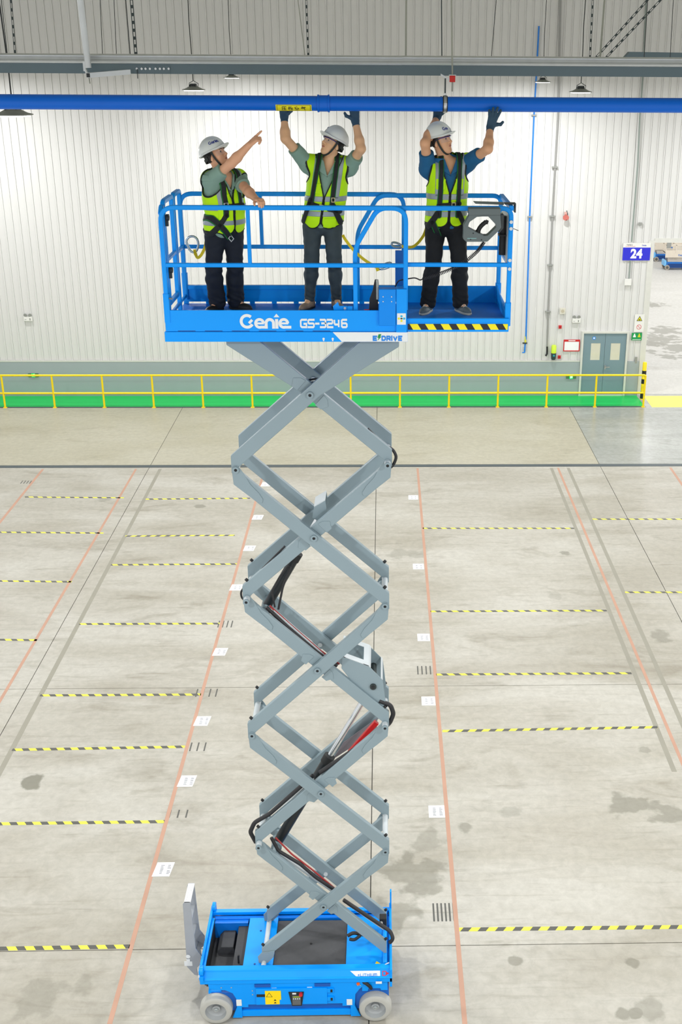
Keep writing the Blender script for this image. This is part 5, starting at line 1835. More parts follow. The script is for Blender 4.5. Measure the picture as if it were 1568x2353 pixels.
def person(cfg):
    name_lbl, root = cfg['label'], Vector(cfg['root'])
    r = thing('person', name_lbl, 'person', root, None)
    J = {k: Vector(v) for k, v in cfg['J'].items()}
    F = Vector(cfg['face_xy'] + (0,)).normalized()
    Rt = Vector((-F.y, F.x, 0)) * -1            # person's right
    ax = (Rt, F, Vector((0, 0, 1)))
    z0 = root.z
    pel, chest, nb = J['pelvis'], J['chest'], J['neck']
    sc = cfg.get('girth', 1.0)

    def torso(P, g=0.0):
        d = ell(P, pel + Vector((0, 0, .0)), (.168 * sc + g, .118 * sc + g, .14 + g), ax)
        d = smin(d, ell(P, pel.lerp(chest, .5) + F * cfg.get('belly', .012), (.158 * sc + g, .118 * sc + g, .19 + g), ax), .07)
        d = smin(d, ell(P, chest, (.170 * sc + g, .122 * sc + g, .19 + g), ax), .07)
        d = smin(d, cone(P, J['shR'], J['shL'], .068 + g, .068 + g), .05)
        d = smin(d, cone(P, nb - Vector((0, 0, .05)), nb, .085 + g, .066 + g), .05)
        return d

    def arm(P, s, g=0.0, cut=None):
        sh, el, wr = J['sh' + s], J['el' + s], J['wr' + s]
        d = cone(P, sh, el, .054 + g, .041 + g)
        if cut is None:
            m_ = el.lerp(wr, .3)
            d = smin(d, cone(P, el, m_, .041 + g, .043 + g), .03)
            d = smin(d, cone(P, m_, wr, .043 + g, .029 + g), .03)
        return d

    def leg(P, s, g=0.0, ga=0.0):
        hp, kn_, an = J['hip' + s], J['kn' + s], J['an' + s]
        d = cone(P, hp, kn_, .084 + g, .055 + g)
        c = kn_.lerp(an, .35) - F * .012
        d = smin(d, cone(P, kn_, c, .055 + g, .053 + g + ga * .4), .03)
        return smin(d, cone(P, c, an, .053 + g + ga * .4, .042 + g + ga), .03)

    # ---- head
    hc = J['head']
    hf = Vector(cfg['look']).normalized()
    hr = hf.cross(Vector((0, 0, 1))).normalized()
    roll = cfg.get('roll', 0.0)
    hu = hr.cross(hf).normalized()
    hr, hu = (hr * math.cos(roll) + hu * math.sin(roll)), (hu * math.cos(roll) - hr * math.sin(roll))

    def hp_(x, y, z): return hc + hr * x + hf * y + hu * z
    HM = np.array([tuple(hr), tuple(hf), tuple(hu)], F32)

    def hl(P): return (P - A3(hc)) @ HM.T

    def head(P):
        q = hl(P)
        d = ell(q, (0, -.012, .03), (.077, .097, .092))
        d = smin(d, ell(q, (0, .03, -.035), (.062, .060, .088)), .04)
        d = smin(d, ell(q, (0, .040, -.088), (.046, .044, .034)), .03)
        d = smin(d, ell(q, (0, .074, -.106), (.020, .016, .015)), .025)
        for s in (-1, 1):
            d = smin(d, ell(q, (s * .038, .058, -.028), (.028, .026, .03)), .025)
            d = smax(d, -ell(q, (s * .031, .098, .010), (.020, .016, .013)), .014)
        d = smin(d, cone(q, (-.036, .082, .030), (.036, .082, .030), .011, .011), .014)
        d = smin(d, cone(q, (0, .090, .012), (0, .110, -.026), .008, .012), .014)
        for s in (-1, 1):
            d = smin(d, ell(q, (s * .012, .098, -.032), (.009, .010, .008)), .008)
            d = smin(d, ell(q, (s * .078, -.014, -.014), (.010, .020, .032), ((1, 0, 0), (0, .97, .22), (0, -.22, .97))), .008)
        d = smin(d, ell(q, (0, .086, -.056), (.026, .010, .007)), .008)
        d = smin(d, ell(q, (0, .084, -.068), (.023, .010, .008)), .008)
        return d
    nk0, nk1 = nb - Vector((0, 0, .03)), hc - hf * .02 - hu * .055
    hands = cfg['hands']

    def body(P):
        d = near(P, pel.lerp(chest, .5), .48, torso)
        for s in 'RL':
            d = smin(d, near(P, J['el' + s], .42, lambda Q: arm(Q, s)), .03)
            d = smin(d, near(P, J['kn' + s], .58, lambda Q: leg(Q, s)), .03)
            d = smin(d, near(P, hands[s].w + hands[s].d * .08, .15, hands[s].f), .010)
            an = J['an' + s]
            td_ = Vector(cfg['toes'][s] + (0,)).normalized()
            d = smin(d, cone(P, an, an + td_ * .12 - Vector((0, 0, an.z - z0 - .036)), .036, .02), .02)
        d = smin(d, cone(P, nk0, nk1, .060, .054), .04)
        return smin(d, near(P, hc, .17, head), .022)
    pts = list(J.values()) + [h.w + h.d * .2 for h in hands.values()]
    lo = np.array([min(p[i] for p in pts) for i in range(3)]) - np.array((.17, .17, .10))
    hi = np.array([max(p[i] for p in pts) for i in range(3)]) + np.array((.17, .17, .14))
    skin = mat('skin_' + cfg['id'], cfg['skin'], .5, var=.05, scale=20)
    field_obj('body', body, lo, hi, .0048, skin, r, 'tanned bare face, neck and forearms')

    # ---- local torso coordinates
    sp0, sp1 = pel, chest

    def uv(P):
        t = np.clip((P[:, 2] - sp0.z) / (sp1.z - sp0.z), -.6, 1.6)
        cx_ = sp0.x + (sp1.x - sp0.x) * t
        cy_ = sp0.y + (sp1.y - sp0.y) * t
        dx, dy = P[:, 0] - cx_, P[:, 1] - cy_
        return dx * Rt.x + dy * Rt.y, dx * F.x + dy * F.y, P[:, 2] - z0
    tlo = np.array([min(J['shR'].x, J['shL'].x, pel.x) - .27, min(J['shR'].y, J['shL'].y, pel.y) - .27, z0 + .70])
    thi = np.array([max(J['shR'].x, J['shL'].x, pel.x) + .27, max(J['shR'].y, J['shL'].y, pel.y) + .27, max(J['shR'].z, J['shL'].z, nb.z) + .16])
    alo = np.minimum(tlo, np.array([min(J['elR'].x, J['elL'].x) - .1, min(J['elR'].y, J['elL'].y) - .1, tlo[2]]))
    ahi = np.maximum(thi, np.array([max(J['elR'].x, J['elL'].x) + .1, max(J['elR'].y, J['elL'].y) + .1, max(J['elR'].z, J['elL'].z) + .1]))
    zv, zn = cfg['zv'], nb.z - z0

    # ---- shirt with sleeves and collar
    def shirt(P):
        u, v, z = uv(P)
        d = torso(P, .016) + .003 * wob(P, 22, 1.0)
        for s in 'RL':
            sh, el = J['sh' + s], J['el' + s]
            dr = (el - sh).normalized()
            sl = cone(P, sh - dr * .02, el, .074, .066) + .003 * wob(P, 30, 2.0)
            cutp = sh + (el - sh) * cfg.get('sleeve', .62)
            sl = np.maximum(sl, (P - A3(cutp)) @ A3(dr))
            d = smin(d, sl, .035)
        d = np.maximum(d, -cone(P, nb - Vector((0, 0, .02)), nk1, .066, .064))
        d = np.maximum(d, cfg['shirt_hem'] - z)
        vn = np.maximum(np.maximum(np.abs(u) - (z - (zn - .115)) * .40, -v), zn - .115 - z)
        return np.maximum(d, -vn)
    field_obj('shirt', shirt, alo, ahi, .005, cfg['shirt'], r)

    def collar(P):
        u, v, z = uv(P)
        dc = smin(torso(P, .020), cone(P, nb - Vector((0, 0, .06)), nk1, .080, .072), .03)
        sh_ = np.maximum(dc - .010, -(dc + .002))
        ue = np.maximum((z - (zn - .112)) * .40, 0)
        e = np.abs(u) - ue                                   # distance out from the neckline
        front = np.maximum(np.maximum(-e - .004, e - .062), np.maximum((zn - .105) + e * .7 - z, z - (zn + .035)))
        back = np.maximum((zn - .012) - z, z - (zn + .045))
        reg = np.where(v > -.005, np.minimum(front, np.maximum(back, -e)), back)
        return np.maximum(sh_, reg)
    field_obj('collar', collar, tlo, thi, .005, cfg['shirt'], r)

    # ---- trousers
    def trousers(P):
        d = torso(P, .018)
        d = np.maximum(d, P[:, 2] - z0 - 1.03)
        ga = cfg.get('flare', .012)
        for s in 'RL':
            l = leg(P, s, cfg.get('ease', .014), ga)
            l = np.maximum(l, z0 + cfg.get('cuff', .07) - P[:, 2])
            d = smin(d, l, .022)
        zz = P[:, 2] - z0
        wr_ = .0035 * wob(P, 34, 3.0) + .003 * np.sin(zz * 95 + P[:, 0] * 70) * np.exp(-((zz - .46) / .07) ** 2) + .003 * np.sin(zz * 110 + P[:, 0] * 60 + 2 * np.sin(P[:, 1] * 40)) * np.exp(-((zz - .12) / .05) ** 2)
        return d + wr_
    llo = np.array([min(J['anR'].x, J['anL'].x, pel.x - .1) - .14, min(J['anR'].y, J['anL'].y, J['knR'].y, J['knL'].y, pel.y) - .2, z0 + .03])
    lhi = np.array([max(J['anR'].x, J['anL'].x, pel.x + .1) + .14, max(J['anR'].y, J['anL'].y, pel.y) + .2, z0 + 1.06])
    field_obj('trousers', trousers, llo, lhi, .0055, cfg['trousers'], r)

    # ---- vest
    zh = cfg['vest_hem']

    def vshape(P):
        """<0 inside the vest's cut-out"""
        u, v, z = uv(P)
        g = (zh + .03 * np.clip((np.abs(u) - .1) / .08, 0, 1) * (v > -.05)) - z
        R_ = .075
        au = np.abs(u) - .004
        cr = np.sqrt((np.minimum(au - R_, 0)) ** 2 + (np.minimum(z - zh - R_, 0)) ** 2) - R_
        cr = np.where((au < R_) & (z < zh + R_) & (v > 0), cr, -1)
        g = np.maximum(g, cr)
        vee = np.where(v > 0, np.maximum(.004, (z - zv) * cfg.get('vee', .26)) - np.abs(u), -.2)
        g = np.maximum(g, vee)
        for s in 'RL':
            sh = J['sh' + s]
            sg = 1 if s == 'R' else -1
            g = np.maximum(g, -cone(P, sh + Rt * sg * .02 - Vector((0, 0, .07)), sh + Rt * sg * .10 + (J['el' + s] - sh) * .6 - Vector((0, 0, .0)), .088, .13))
        g = np.maximum(g, -cone(P, nb - Vector((0, 0, .03)), nk1 + Vector((0, 0, .1)), .083, .10))
        return g

    def vbase(P, g=0.0):
        u, v, z = uv(P)
        return torso(P, cfg.get('vest_off', .034) + g) + .004 * wob(P, 18, 4.0)

    def vest(P): return np.maximum(vbase(P), vshape(P))
    ve = field_obj('safety_vest', vest, tlo, thi, .005, m_vest, r)
    ve['label'] = 'lime hi-vis vest with grey reflective bands'

    def shell(P, a, b, g): return np.maximum(np.maximum(vbase(P, b), -vbase(P, a)), g)

    def pipingf(P):
        g = vshape(P)
        return shell(P, -.012, .004, np.maximum(g - .002, -(g + .010)))
    field_obj('binding', pipingf, tlo, thi, .0045, m_pipe_b, ve)
    b1, b2, bw = cfg['bands']

    def bandf(c):
        def f(P):
            u, v, z = uv(P)
            return shell(P, -.006, .003, np.maximum(np.abs(z - c + .03 * (v / .12) * cfg.get('band_tilt', 0)) - bw / 2, vshape(P)))
        return f
    for c in (b1, b2):
        field_obj('reflective_band', bandf(c), tlo, thi, .0045, m_refl, ve)

    def shoulder(sg):
        def f(P):
            u, v, z = uv(P)
            return shell(P, -.006, .003, np.maximum(np.maximum(np.abs(u * sg - .118 - .0 * z) - .022, b1 - z), vshape(P)))
        return f
    for sg in (-1, 1):
        field_obj('reflective_band', shoulder(sg), tlo, thi, .0045, m_refl, ve)
    # pockets
    for (pu, pz, pw, ph) in cfg['pockets']:
        def pk(P, pu=pu, pz=pz, pw=pw, ph=ph):
            u, v, z = uv(P)
            return shell(P, -.006, .005, np.maximum(np.maximum(np.maximum(np.abs(u - pu) - pw, np.abs(z - pz) - ph), -v), vshape(P)))
        field_obj('pocket', pk, tlo, thi, .005, m_vest, ve)

    # ---- harness webbing: segments in (right, height), worn on the front
    hn = None
    for i, (u0, w0, u1, w1, wid, green) in enumerate(cfg['straps']):
        def seg(P, wd, a, b, u0=u0, w0=w0, u1=u1, w1=w1):
            u, v, z = uv(P)
            du, dz = u1 - u0, w1 - w0
            t = np.clip(((u - u0) * du + (z - w0) * dz) / (du * du + dz * dz), 0, 1)
            q = np.sqrt((u - u0 - t * du) ** 2 + (z - w0 - t * dz) ** 2) - wd / 2
            base = vbase(P)
            return np.maximum(np.maximum(np.maximum(base - b, -(base - a)), q), -v - .06)
        o = field_obj('harness_strap', lambda P, wid=wid, seg=seg: seg(P, wid, -.004, .011), tlo, thi, .0045, m_strap, r)
        if green:
            field_obj('webbing_edge', lambda P, wid=wid, seg=seg: seg(P, wid + .014, -.004, .0075), tlo, thi, .0045, m_strapg, o)

    def front(u, z, off=.05):
        """world point on the vest's front at (right, height)"""
        vs = np.linspace(.02, .30, 120)
        t = (z + z0 - sp0.z) / (sp1.z - sp0.z)
        c = sp0.lerp(sp1, 0) + (sp1 - sp0) * t
        base = Vector((c.x, c.y, z0 + z)) + Rt * u
        P = np.array([tuple(base + F * float(q)) for q in vs], F32)
        d = vbase(P)
        k = np.where(d > .010)[0]
        q = vs[k[0]] if len(k) else .15
        return base + F * float(q)
    for (bu, bz, bw_, bh, rot, brass) in cfg['buckles']:
        c = front(bu, bz) + F * .006
        ex = Rt * math.cos(rot) + EZ * math.sin(rot)
        ez_ = EZ * math.cos(rot) - Rt * math.sin(rot)
        b = MB()
        for (x0, x1, y0, y1) in ((-1, 1, .72, 1), (-1, 1, -1, -.72), (-1, -.68, -.72, .72), (.68, 1, -.72, .72)):
            p = [c + ex * (bw_ * x) + ez_ * (bh * y) for x, y in ((x0, y0), (x1, y0), (x1, y1), (x0, y1))]
            b.prism(p, F * .007)
        obj('buckle', b, m_brass if brass else m_steel, r)['kind'] = 'stuff'

    # ---- helmet, strap, hair, glasses
    hx = Vector((0, 0, 0))

    def hfun(P):
        q = hl(P)
        dome = ell(q, (0, -.012, .050), (.116, .136, .120))
        ridge = ell(q, (0, -.012, .060), (.030, .138, .121))
        dome = smin(dome, ridge, .02)
        rim = ell(q, (0, -.008, .044), (.124, .148, .012))
        vis = ell(q, (0, .080, .040), (.086, .092, .010), ((1, 0, 0), (0, .98, .17), (0, -.17, .98)))
        d = smin(np.maximum(dome, .042 - q[:, 2]), smin(rim, vis, .012), .012)
        inner = ell(q, (0, -.012, .030), (.104, .124, .118))
        return np.maximum(d, -inner)
    hlo = np.array([hc[i] - .24 for i in range(3)]); hhi = np.array([hc[i] + .26 for i in range(3)])
    he = field_obj('hard_hat', hfun, hlo, hhi, .0042, m_helm, r)
    he['label'] = 'white hard hat with chin strap'
    field_obj('hair', lambda P: np.maximum(np.maximum(head(P) - .006, hl(P)[:, 1] - (.012 + .55 * (hl(P)[:, 2] - .03))), -.055 - hl(P)[:, 2]), hlo, hhi, .005, cfg.get('hair', m_hair), r)

    def strip(pts, w, t, m, n, par):
        """flat strap along head-local points; width w lies along the head's surface"""
        b = MB()
        P_ = [hp_(*p) for p in pts]
        ctr = hc
        for i in range(len(P_) - 1):
            pass
        vs, fs = [], []
        for i, p in enumerate(P_):
            tg = (P_[min(i + 1, len(P_) - 1)] - P_[max(i - 1, 0)]).normalized()
            nn = (p - ctr); nn = (nn - tg * nn.dot(tg)).normalized()
            sd = tg.cross(nn)
            vs += [p + sd * w / 2, p + sd * w / 2 + nn * t, p - sd * w / 2 + nn * t, p - sd * w / 2]
        for i in range(len(P_) - 1):
            for k in range(4):
                fs.append((i * 4 + k, i * 4 + (k + 1) % 4, i * 4 + 4 + (k + 1) % 4, i * 4 + 4 + k))
        fs += [(0, 1, 2, 3), tuple(len(vs) - 4 + k for k in (3, 2, 1, 0))]
        b.add(vs, fs)
        return obj(n, b, m, par, smooth=50)
    half = [(.086, .018, .045), (.083, .020, .0), (.077, .026, -.04), (.067, .034, -.075), (.052, .042, -.105), (.03, .05, -.126), (0, .052, -.132)]
    full = [(-p[0], p[1], p[2]) for p in half] + half[::-1][1:]
    strip(full, .017, .004, m_chin, 'chin_strap', he)
    back = [(.088 * math.cos(t), -.012 + .104 * math.sin(t), .004 - .02 * abs(math.sin(t))) for t in [math.radians(a) for a in range(-172, -7, 12)]]
    strip(back, .030, .006, m_chin, 'head_band', he)
    # glasses
    b = MB(); n = 20
    ang = [math.radians(-68 + 136 * i / n) for i in range(n + 1)]

    def gp_(a, z, k=0.0): return hp_((.080 + k) * math.sin(a), .012 + (.100 + k) * math.cos(a), z)
    vs = [gp_(a, z) for a in ang for z in (.026, -.022 + .012 * (1 - min(1, abs(math.degrees(a)) / 20)) - .0)]
    b.add(vs, [(2 * i, 2 * i + 1, 2 * i + 3, 2 * i + 2) for i in range(n)])
    ge = obj('safety_glasses', b, m_lens, r, smooth=60)
    if cfg.get('frame', True):
        b = MB().tube([hp_(-.082, -.015, .014), hp_(-.083, .02, .018)] + [gp_(a, .024, .002) for a in ang] + [hp_(.083, .02, .018), hp_(.082, -.015, .014)], .0042, 8)
        obj('glasses_frame', b, m_gfr, ge, smooth=60)
    for s in (-1, 1):
        b = MB(); b.lathe(hp_(s * .031, .081, .010), tuple(hf), [(-.002, 0), (-.001, .010), (.004, .008), (.006, 0)], 14)
        obj('eye', b, m_eye, r, smooth=60)
        strip([(s * .016, .0945, .029), (s * .03, .094, .034), (s * .048, .083, .029)], .006, .003, m_hair, 'eyebrow', r)
    b = MB()
    llo_ = np.array(hp_(0, .09, -.062)) - .04; lhi_ = np.array(hp_(0, .09, -.062)) + .04
    field_obj('lips', lambda P: np.maximum(head(P) - .0012, np.maximum(ell(hl(P), (0, .092, -.062), (.025, .022, .0085)), -head(P) - .01)), llo_, lhi_, .003, m_lip, r)
    # helmet lettering wrapped on the shell
    if cfg.get('logo'):
        b = MB()
        wordmark(b, Vector((0, 0, 0)), EX, EZ, Vector(), .03)
        out = []
        a0, zc_, sg = cfg['logo']
        for v in b.v:
            a = math.radians(a0) - (v[0] - .055) / .118
            zz = zc_ + v[2]
            k = math.sqrt(max(.05, 1 - ((zz - .050) / .1205) ** 2))
            kk = 1 - v[1] * 6
            k *= kk
            out.append(hp_(.1185 * k * math.sin(a), -.012 + .1385 * k * math.cos(a), zz))
        b.v = out
        obj('helmet_logo', b, m_logo, he)['kind'] = 'stuff'
    if cfg.get('dot'):
        a = math.radians(cfg['dot'][0]); zz = cfg['dot'][1]
        k = math.sqrt(1 - ((zz - .050) / .1205) ** 2)
        p = hp_(.117 * k * math.sin(a), -.012 + .137 * k * math.cos(a), zz)
        q = p + (p - hp_(0, -.012, .05)).normalized() * .003
        obj('helmet_badge', MB().cyl(p, q, .010, 14), m_logo, he)

    # ---- gloves
    for s in 'RL':
        if cfg.get('gloves'):
            h = hands[s]
            wr, el = J['wr' + s], J['el' + s]
            up = (wr - el).normalized()

            def gl(P, h=h, wr=wr, up=up):
                d = smin(h.f(P, .0035), cone(P, wr - up * .045, wr, .036, .035), .02)
                return np.maximum(d, -((P - A3(wr - up * .040)) @ A3(up)))
            c = h.w + h.d * .08
            field_obj('glove', gl, np.array([c[i] - .17 for i in range(3)]), np.array([c[i] + .17 for i in range(3)]), .004, m_glove, r)
    # ---- shoes
    for s in 'RL':
        an = J['an' + s]
        td = Vector(cfg['toes'][s] + (0,)).normalized()
        hb = Vector((an.x, an.y, z0)) - td * .035

        def shoe(P, hb=hb, td=td, an=an):
            sdv = Vector((-td.y, td.x, 0))
            axs = (sdv, td, EZ)
            d = ell(P, hb + td * .03 + EZ * .045, (.042, .075, .055), axs)
            d = smin(d, ell(P, hb + td * .14 + EZ * .03, (.046, .10, .042), axs), .03)
            d = smin(d, cone(P, hb + td * .03 + EZ * .05, an + EZ * .02, .046, .044), .03)
            return np.maximum(d, z0 + .014 - P[:, 2])

        def sole(P, hb=hb, td=td):
            sdv = Vector((-td.y, td.x, 0))
            d = smin(ell(P, hb + td * .03 + EZ * .014, (.046, .08, .05), (sdv, td, EZ)), ell(P, hb + td * .14 + EZ * .014, (.050, .104, .05), (sdv, td, EZ)), .03)
            return np.maximum(d, np.abs(P[:, 2] - z0 - .012) - .012)
        blo = np.array([hb.x - .3, hb.y - .3, z0 - .02]); bhi = np.array([hb.x + .3, hb.y + .3, z0 + .2])
        so = field_obj('shoe', shoe, blo, bhi, .005, cfg['shoe'], r)
        field_obj('sole', sole, blo, bhi, .005, cfg['sole'], so)
        if cfg.get('laces'):
            for k in range(4):
                p = hb + td * (.085 + k * .025) + EZ * (.088 - k * .010)
                sdv = Vector((-td.y, td.x, 0))
                obj('lace', MB().tube([p - sdv * .022 + td * .006, p + EZ * .004, p + sdv * .022 - td * .006], .004, 6), m_wht, so, smooth=50)
    return r


def J_at(d, Z):
    return {k: (at(*v) if len(v) == 3 and v[0] > 50 else Vector(v)) for k, v in d.items()}


SKIN = (230, 182, 140)
m_green_sh = mat('polo_sage', (134, 166, 152), .8, var=.07, scale=25, bump=.35)
m_blue_sh = mat('polo_petrol', (26, 98, 146), .8, var=.07, scale=25, bump=.35)
m_jeans = mat('jeans_charcoal', (58, 70, 74), .8, var=.3, scale=9, bump=.35)
m_navy = mat('trousers_navy', (18, 26, 38), .85, var=.15, scale=12, bump=.3)
m_blackp = mat('trousers_black', (14, 18, 22), .85, var=.15, scale=12, bump=.3)
m_shoe_t = mat('shoe_tan_grey', (150, 130, 112), .7, var=.2, scale=30)
m_shoe_b = mat('shoe_black', (22, 22, 24), .6)
m_shoe_g = mat('shoe_grey_blue', (92, 106, 112), .7, var=.3, scale=40)
m_sole_d = mat('sole_black', (26, 28, 28), .7)
m_sole_l = mat('sole_pale', (176, 178, 172), .7)

PZ = ZPD
# ---- middle worker, arms up behind the pipe
Yb = 11.64
HB = YP + RP + .032                             # hands behind the pipe
Jm = J_at(dict(wrR=(653.5, 271, HB), wrL=(817, 280, HB), elR=(656, 318, YP + .02), elL=(830, 342, YP), shR=(708, 378, Yb), shL=(803, 384, Yb - .01), head=(765, 331, Yb - .06)), PZ)
Jm.update(pelvis=(at(743, 540, Yb).x, Yb, PZ + .90), chest=(at(753, 420, Yb).x, Yb, PZ + 1.24), neck=(at(759, 371, Yb).x, Yb - .005, PZ + 1.42))
Jm.update(hipR=(at(719, 540, Yb).x, Yb, PZ + .84), hipL=(at(765, 540, Yb).x, Yb, PZ + .84), knR=(at(717, 615, Yb).x, Yb - .01, PZ + .47), knL=(at(769, 615, Yb).x, Yb - .01, PZ + .47),
          anR=(at(711, 700, Yb).x, Yb + .09, PZ + .09), anL=(at(773, 700, Yb).x, Yb + .09, PZ + .09))
person(dict(id='a', label='middle worker in sage polo and lime vest, both gloved hands up on the pipe', root=(Jm['pelvis'][0], Yb, PZ), J=Jm, face_xy=(-.06, -1.0), look=(-.74, -.60, .46), roll=.10,
            skin=SKIN, shirt=m_green_sh, trousers=m_jeans, shoe=m_shoe_t, sole=m_sole_d, gloves=True, zv=1.12, vee=.34, shirt_hem=.77, vest_hem=.82, bands=(1.105, .965, .052), belly=.012,
            pockets=[(.09, 1.20, .045, .05), (-.085, .88, .06, .045)], flare=-.004, cuff=.06,
            straps=[(.098, 1.56, .118, 1.08, .036, True), (-.072, 1.56, -.085, 1.04, .036, True), (.14, 1.065, .03, 1.03, .044, False), (.02, 1.03, -.14, 1.025, .040, False), (.13, 1.10, .185, .88, .045, False), (-.10, 1.04, -.185, .88, .045, False), (-.06, 1.01, -.17, .98, .035, False)],
            buckles=[(.012, 1.03, .020, .026, .1, True), (-.092, 1.10, .018, .022, 0, True)], dot=(24, .118), toes=dict(R=(-.45, -1), L=(.3, -1)),
            hands=dict(R=Hand(Jm['wrR'], (.0, .0, 1), (0, -1, .02), False, (.10, .06, .1, .15), 1.0, (.75, .2)), L=Hand(Jm['wrL'], (-.08, 0, 1), (0, -1, .02), True, (.1, .06, .1, .15), 1.0, (.95, .1)))))

# ---- right worker, one hand behind, one spread hand before the pipe
Yb = 11.42
PZ3 = ZPD + .02
Jm = J_at(dict(wrR=(1005, 270, HB), wrL=(1127, 294, YP - RP - .06), elR=(977, 329, YP - .20), elL=(1122, 342, YP - .30), shR=(984, 387, Yb), shL=(1072, 376, Yb), head=(1013, 324, Yb - .05)), PZ3)
Jm.update(pelvis=(at(1024, 540, Yb).x, Yb, PZ3 + .91), chest=(at(1029, 420, Yb).x, Yb, PZ3 + 1.25), neck=(at(1027, 367, Yb).x, Yb - .005, PZ3 + 1.435))
Jm.update(hipR=(at(1001, 540, Yb).x, Yb, PZ3 + .85), hipL=(at(1048, 540, Yb).x, Yb, PZ3 + .85), knR=(at(996, 620, Yb).x, Yb - .02, PZ3 + .48), knL=(at(1056, 620, Yb).x, Yb - .02, PZ3 + .48),
          anR=(at(984, 705, Yb).x, Yb + .05, PZ3 + .09), anL=(at(1059, 710, Yb).x, Yb + .05, PZ3 + .09))
person(dict(id='b', label='right worker in petrol-blue polo and lime vest, spread glove against the pipe', root=(Jm['pelvis'][0], Yb, PZ3), J=Jm, face_xy=(.13, -1.0), look=(.80, -.56, .24), roll=-.08,
            skin=(226, 172, 132), shirt=m_blue_sh, trousers=m_blackp, shoe=m_shoe_g, sole=m_sole_l, gloves=True, zv=1.16, vee=.34, shirt_hem=.83, vest_hem=.85, bands=(1.135, .975, .054), laces=True,
            pockets=[(.09, 1.25, .045, .05), (-.09, 1.25, .04, .05)], flare=.014, cuff=.035, ease=.02,
            straps=[(.086, 1.56, .095, .96, .034, True), (-.086, 1.56, -.085, .96, .034, True), (.10, 1.055, -.10, 1.07, .042, False), (.11, .98, .185, .84, .05, False), (-.10, .98, -.185, .84, .05, False), (.15, .90, .075, .76, .040, True)],
            buckles=[(-.035, 1.06, .020, .028, 0, True), (.07, .745, .024, .018, .55, True)], logo=(10, .085, 1), toes=dict(R=(-.35, -1), L=(.45, -1)),
            hands=dict(R=Hand(Jm['wrR'], (.12, .0, 1), (0, -1, .02), False, (.1, .08, .1, .15), 1.0, (.7, .2)), L=Hand(Jm['wrL'], (.26, -.02, 1), (-.1, 1, .1), True, (.10, .06, .06, .12), 2.3, (1.2, .1), 1.02))))

# ---- left worker, pointing, other hand on the rail
Yb = 11.46
Jm = J_at(dict(wrR=(573, 333, 11.08), wrL=(589, 458, 10.95), elR=(532, 375, 11.11), elL=(568, 437, 11.17), shR=(486, 414, 11.27), shL=(546, 412, 11.40), head=(496, 358, 11.29)), PZ)
Jm.update(pelvis=(at(516, 545, Yb).x, Yb, PZ + .86), chest=(at(513, 450, 11.38).x, 11.38, PZ + 1.15), neck=(at(513, 405, 11.33).x, 11.33, PZ + 1.31))
Jm.update(hipR=(at(497, 545, Yb).x, Yb - .04, PZ + .80), hipL=(at(535, 545, Yb).x, Yb + .05, PZ + .80), knR=(at(492, 625, Yb).x, Yb + .0, PZ + .45), knL=(at(539, 625, Yb).x, Yb + .08, PZ + .45),
          anR=(at(496, 703, Yb).x, Yb + .14, PZ + .09), anL=(at(536, 703, Yb).x, Yb + .22, PZ + .09))
person(dict(id='c', label='left worker in sage polo and lime vest, pointing up with one hand on the rail', root=(Jm['pelvis'][0], Yb, PZ), J=Jm, face_xy=(.62, -.78), look=(.80, -.30, .40), roll=0,
            skin=(230, 174, 138), shirt=m_green_sh, trousers=m_navy, shoe=m_shoe_b, sole=m_sole_d, gloves=False, zv=1.12, vee=.30, shirt_hem=.755, vest_hem=.79, bands=(1.05, .905, .05), belly=.03, girth=1.04, frame=False,
            pockets=[(.10, .99, .05, .05), (.06, .85, .06, .04), (.06, 1.14, .035, .04)], flare=.022, cuff=.025, ease=.02,
            straps=[(.072, 1.45, .085, .98, .040, True), (-.098, 1.45, -.09, 1.07, .034, True), (.085, 1.065, -.12, 1.065, .045, False), (.085, .99, .20, .79, .042, False), (.20, .96, .04, .765, .042, True)],
            buckles=[(.035, .755, .022, .026, -.7, False), (.088, 1.09, .024, .012, 0, False)], logo=(42, .095, 1), toes=dict(R=(-.4, -.8), L=(.9, -.6)), hair=m_hair,
            hands=dict(R=Hand(Jm['wrR'], (.72, .02, .62), (.35, .45, -.65), False, (.03, 1.0, 1.1, 1.0), .6, (.5, 1.0), .95), L=Hand(Jm['wrL'], (.50, -.86, .02), (.0, -.05, -1), True, (.55, .6, .62, .65), .5, (.5, .8), .95))))

# ================================================================== THINGS ON THE PLATFORM
m_ctl = mat('controller_grey', (96, 108, 110), .5, var=.04)
m_ctld = mat('controller_dark', (56, 64, 66), .55)
YC0 = YN - .05                                  # controller hangs over the near top rail
ct = thing('platform_controller', 'grey hand controller with joystick hooked over the rail', 'controller', at(1112, 500, YC0))


def ring_plate(outer, inner, y0, y1):
    """plate with a hole: outer and inner outlines with the same number of points"""
    n = len(outer)
    b = MB()
    vs = [Vector((p.x, y, p.z)) for y in (y0, y1) for p in outer + inner]
    fs = []
    for i in range(n):
        j = (i + 1) % n
        fs += [(i, j, n + j, n + i), (2 * n + i, 3 * n + i, 3 * n + j, 2 * n + j), (i, 2 * n + i, 2 * n + j, j), (n + i, n + j, 3 * n + j, 3 * n + i)]
    return b.add(vs, fs)


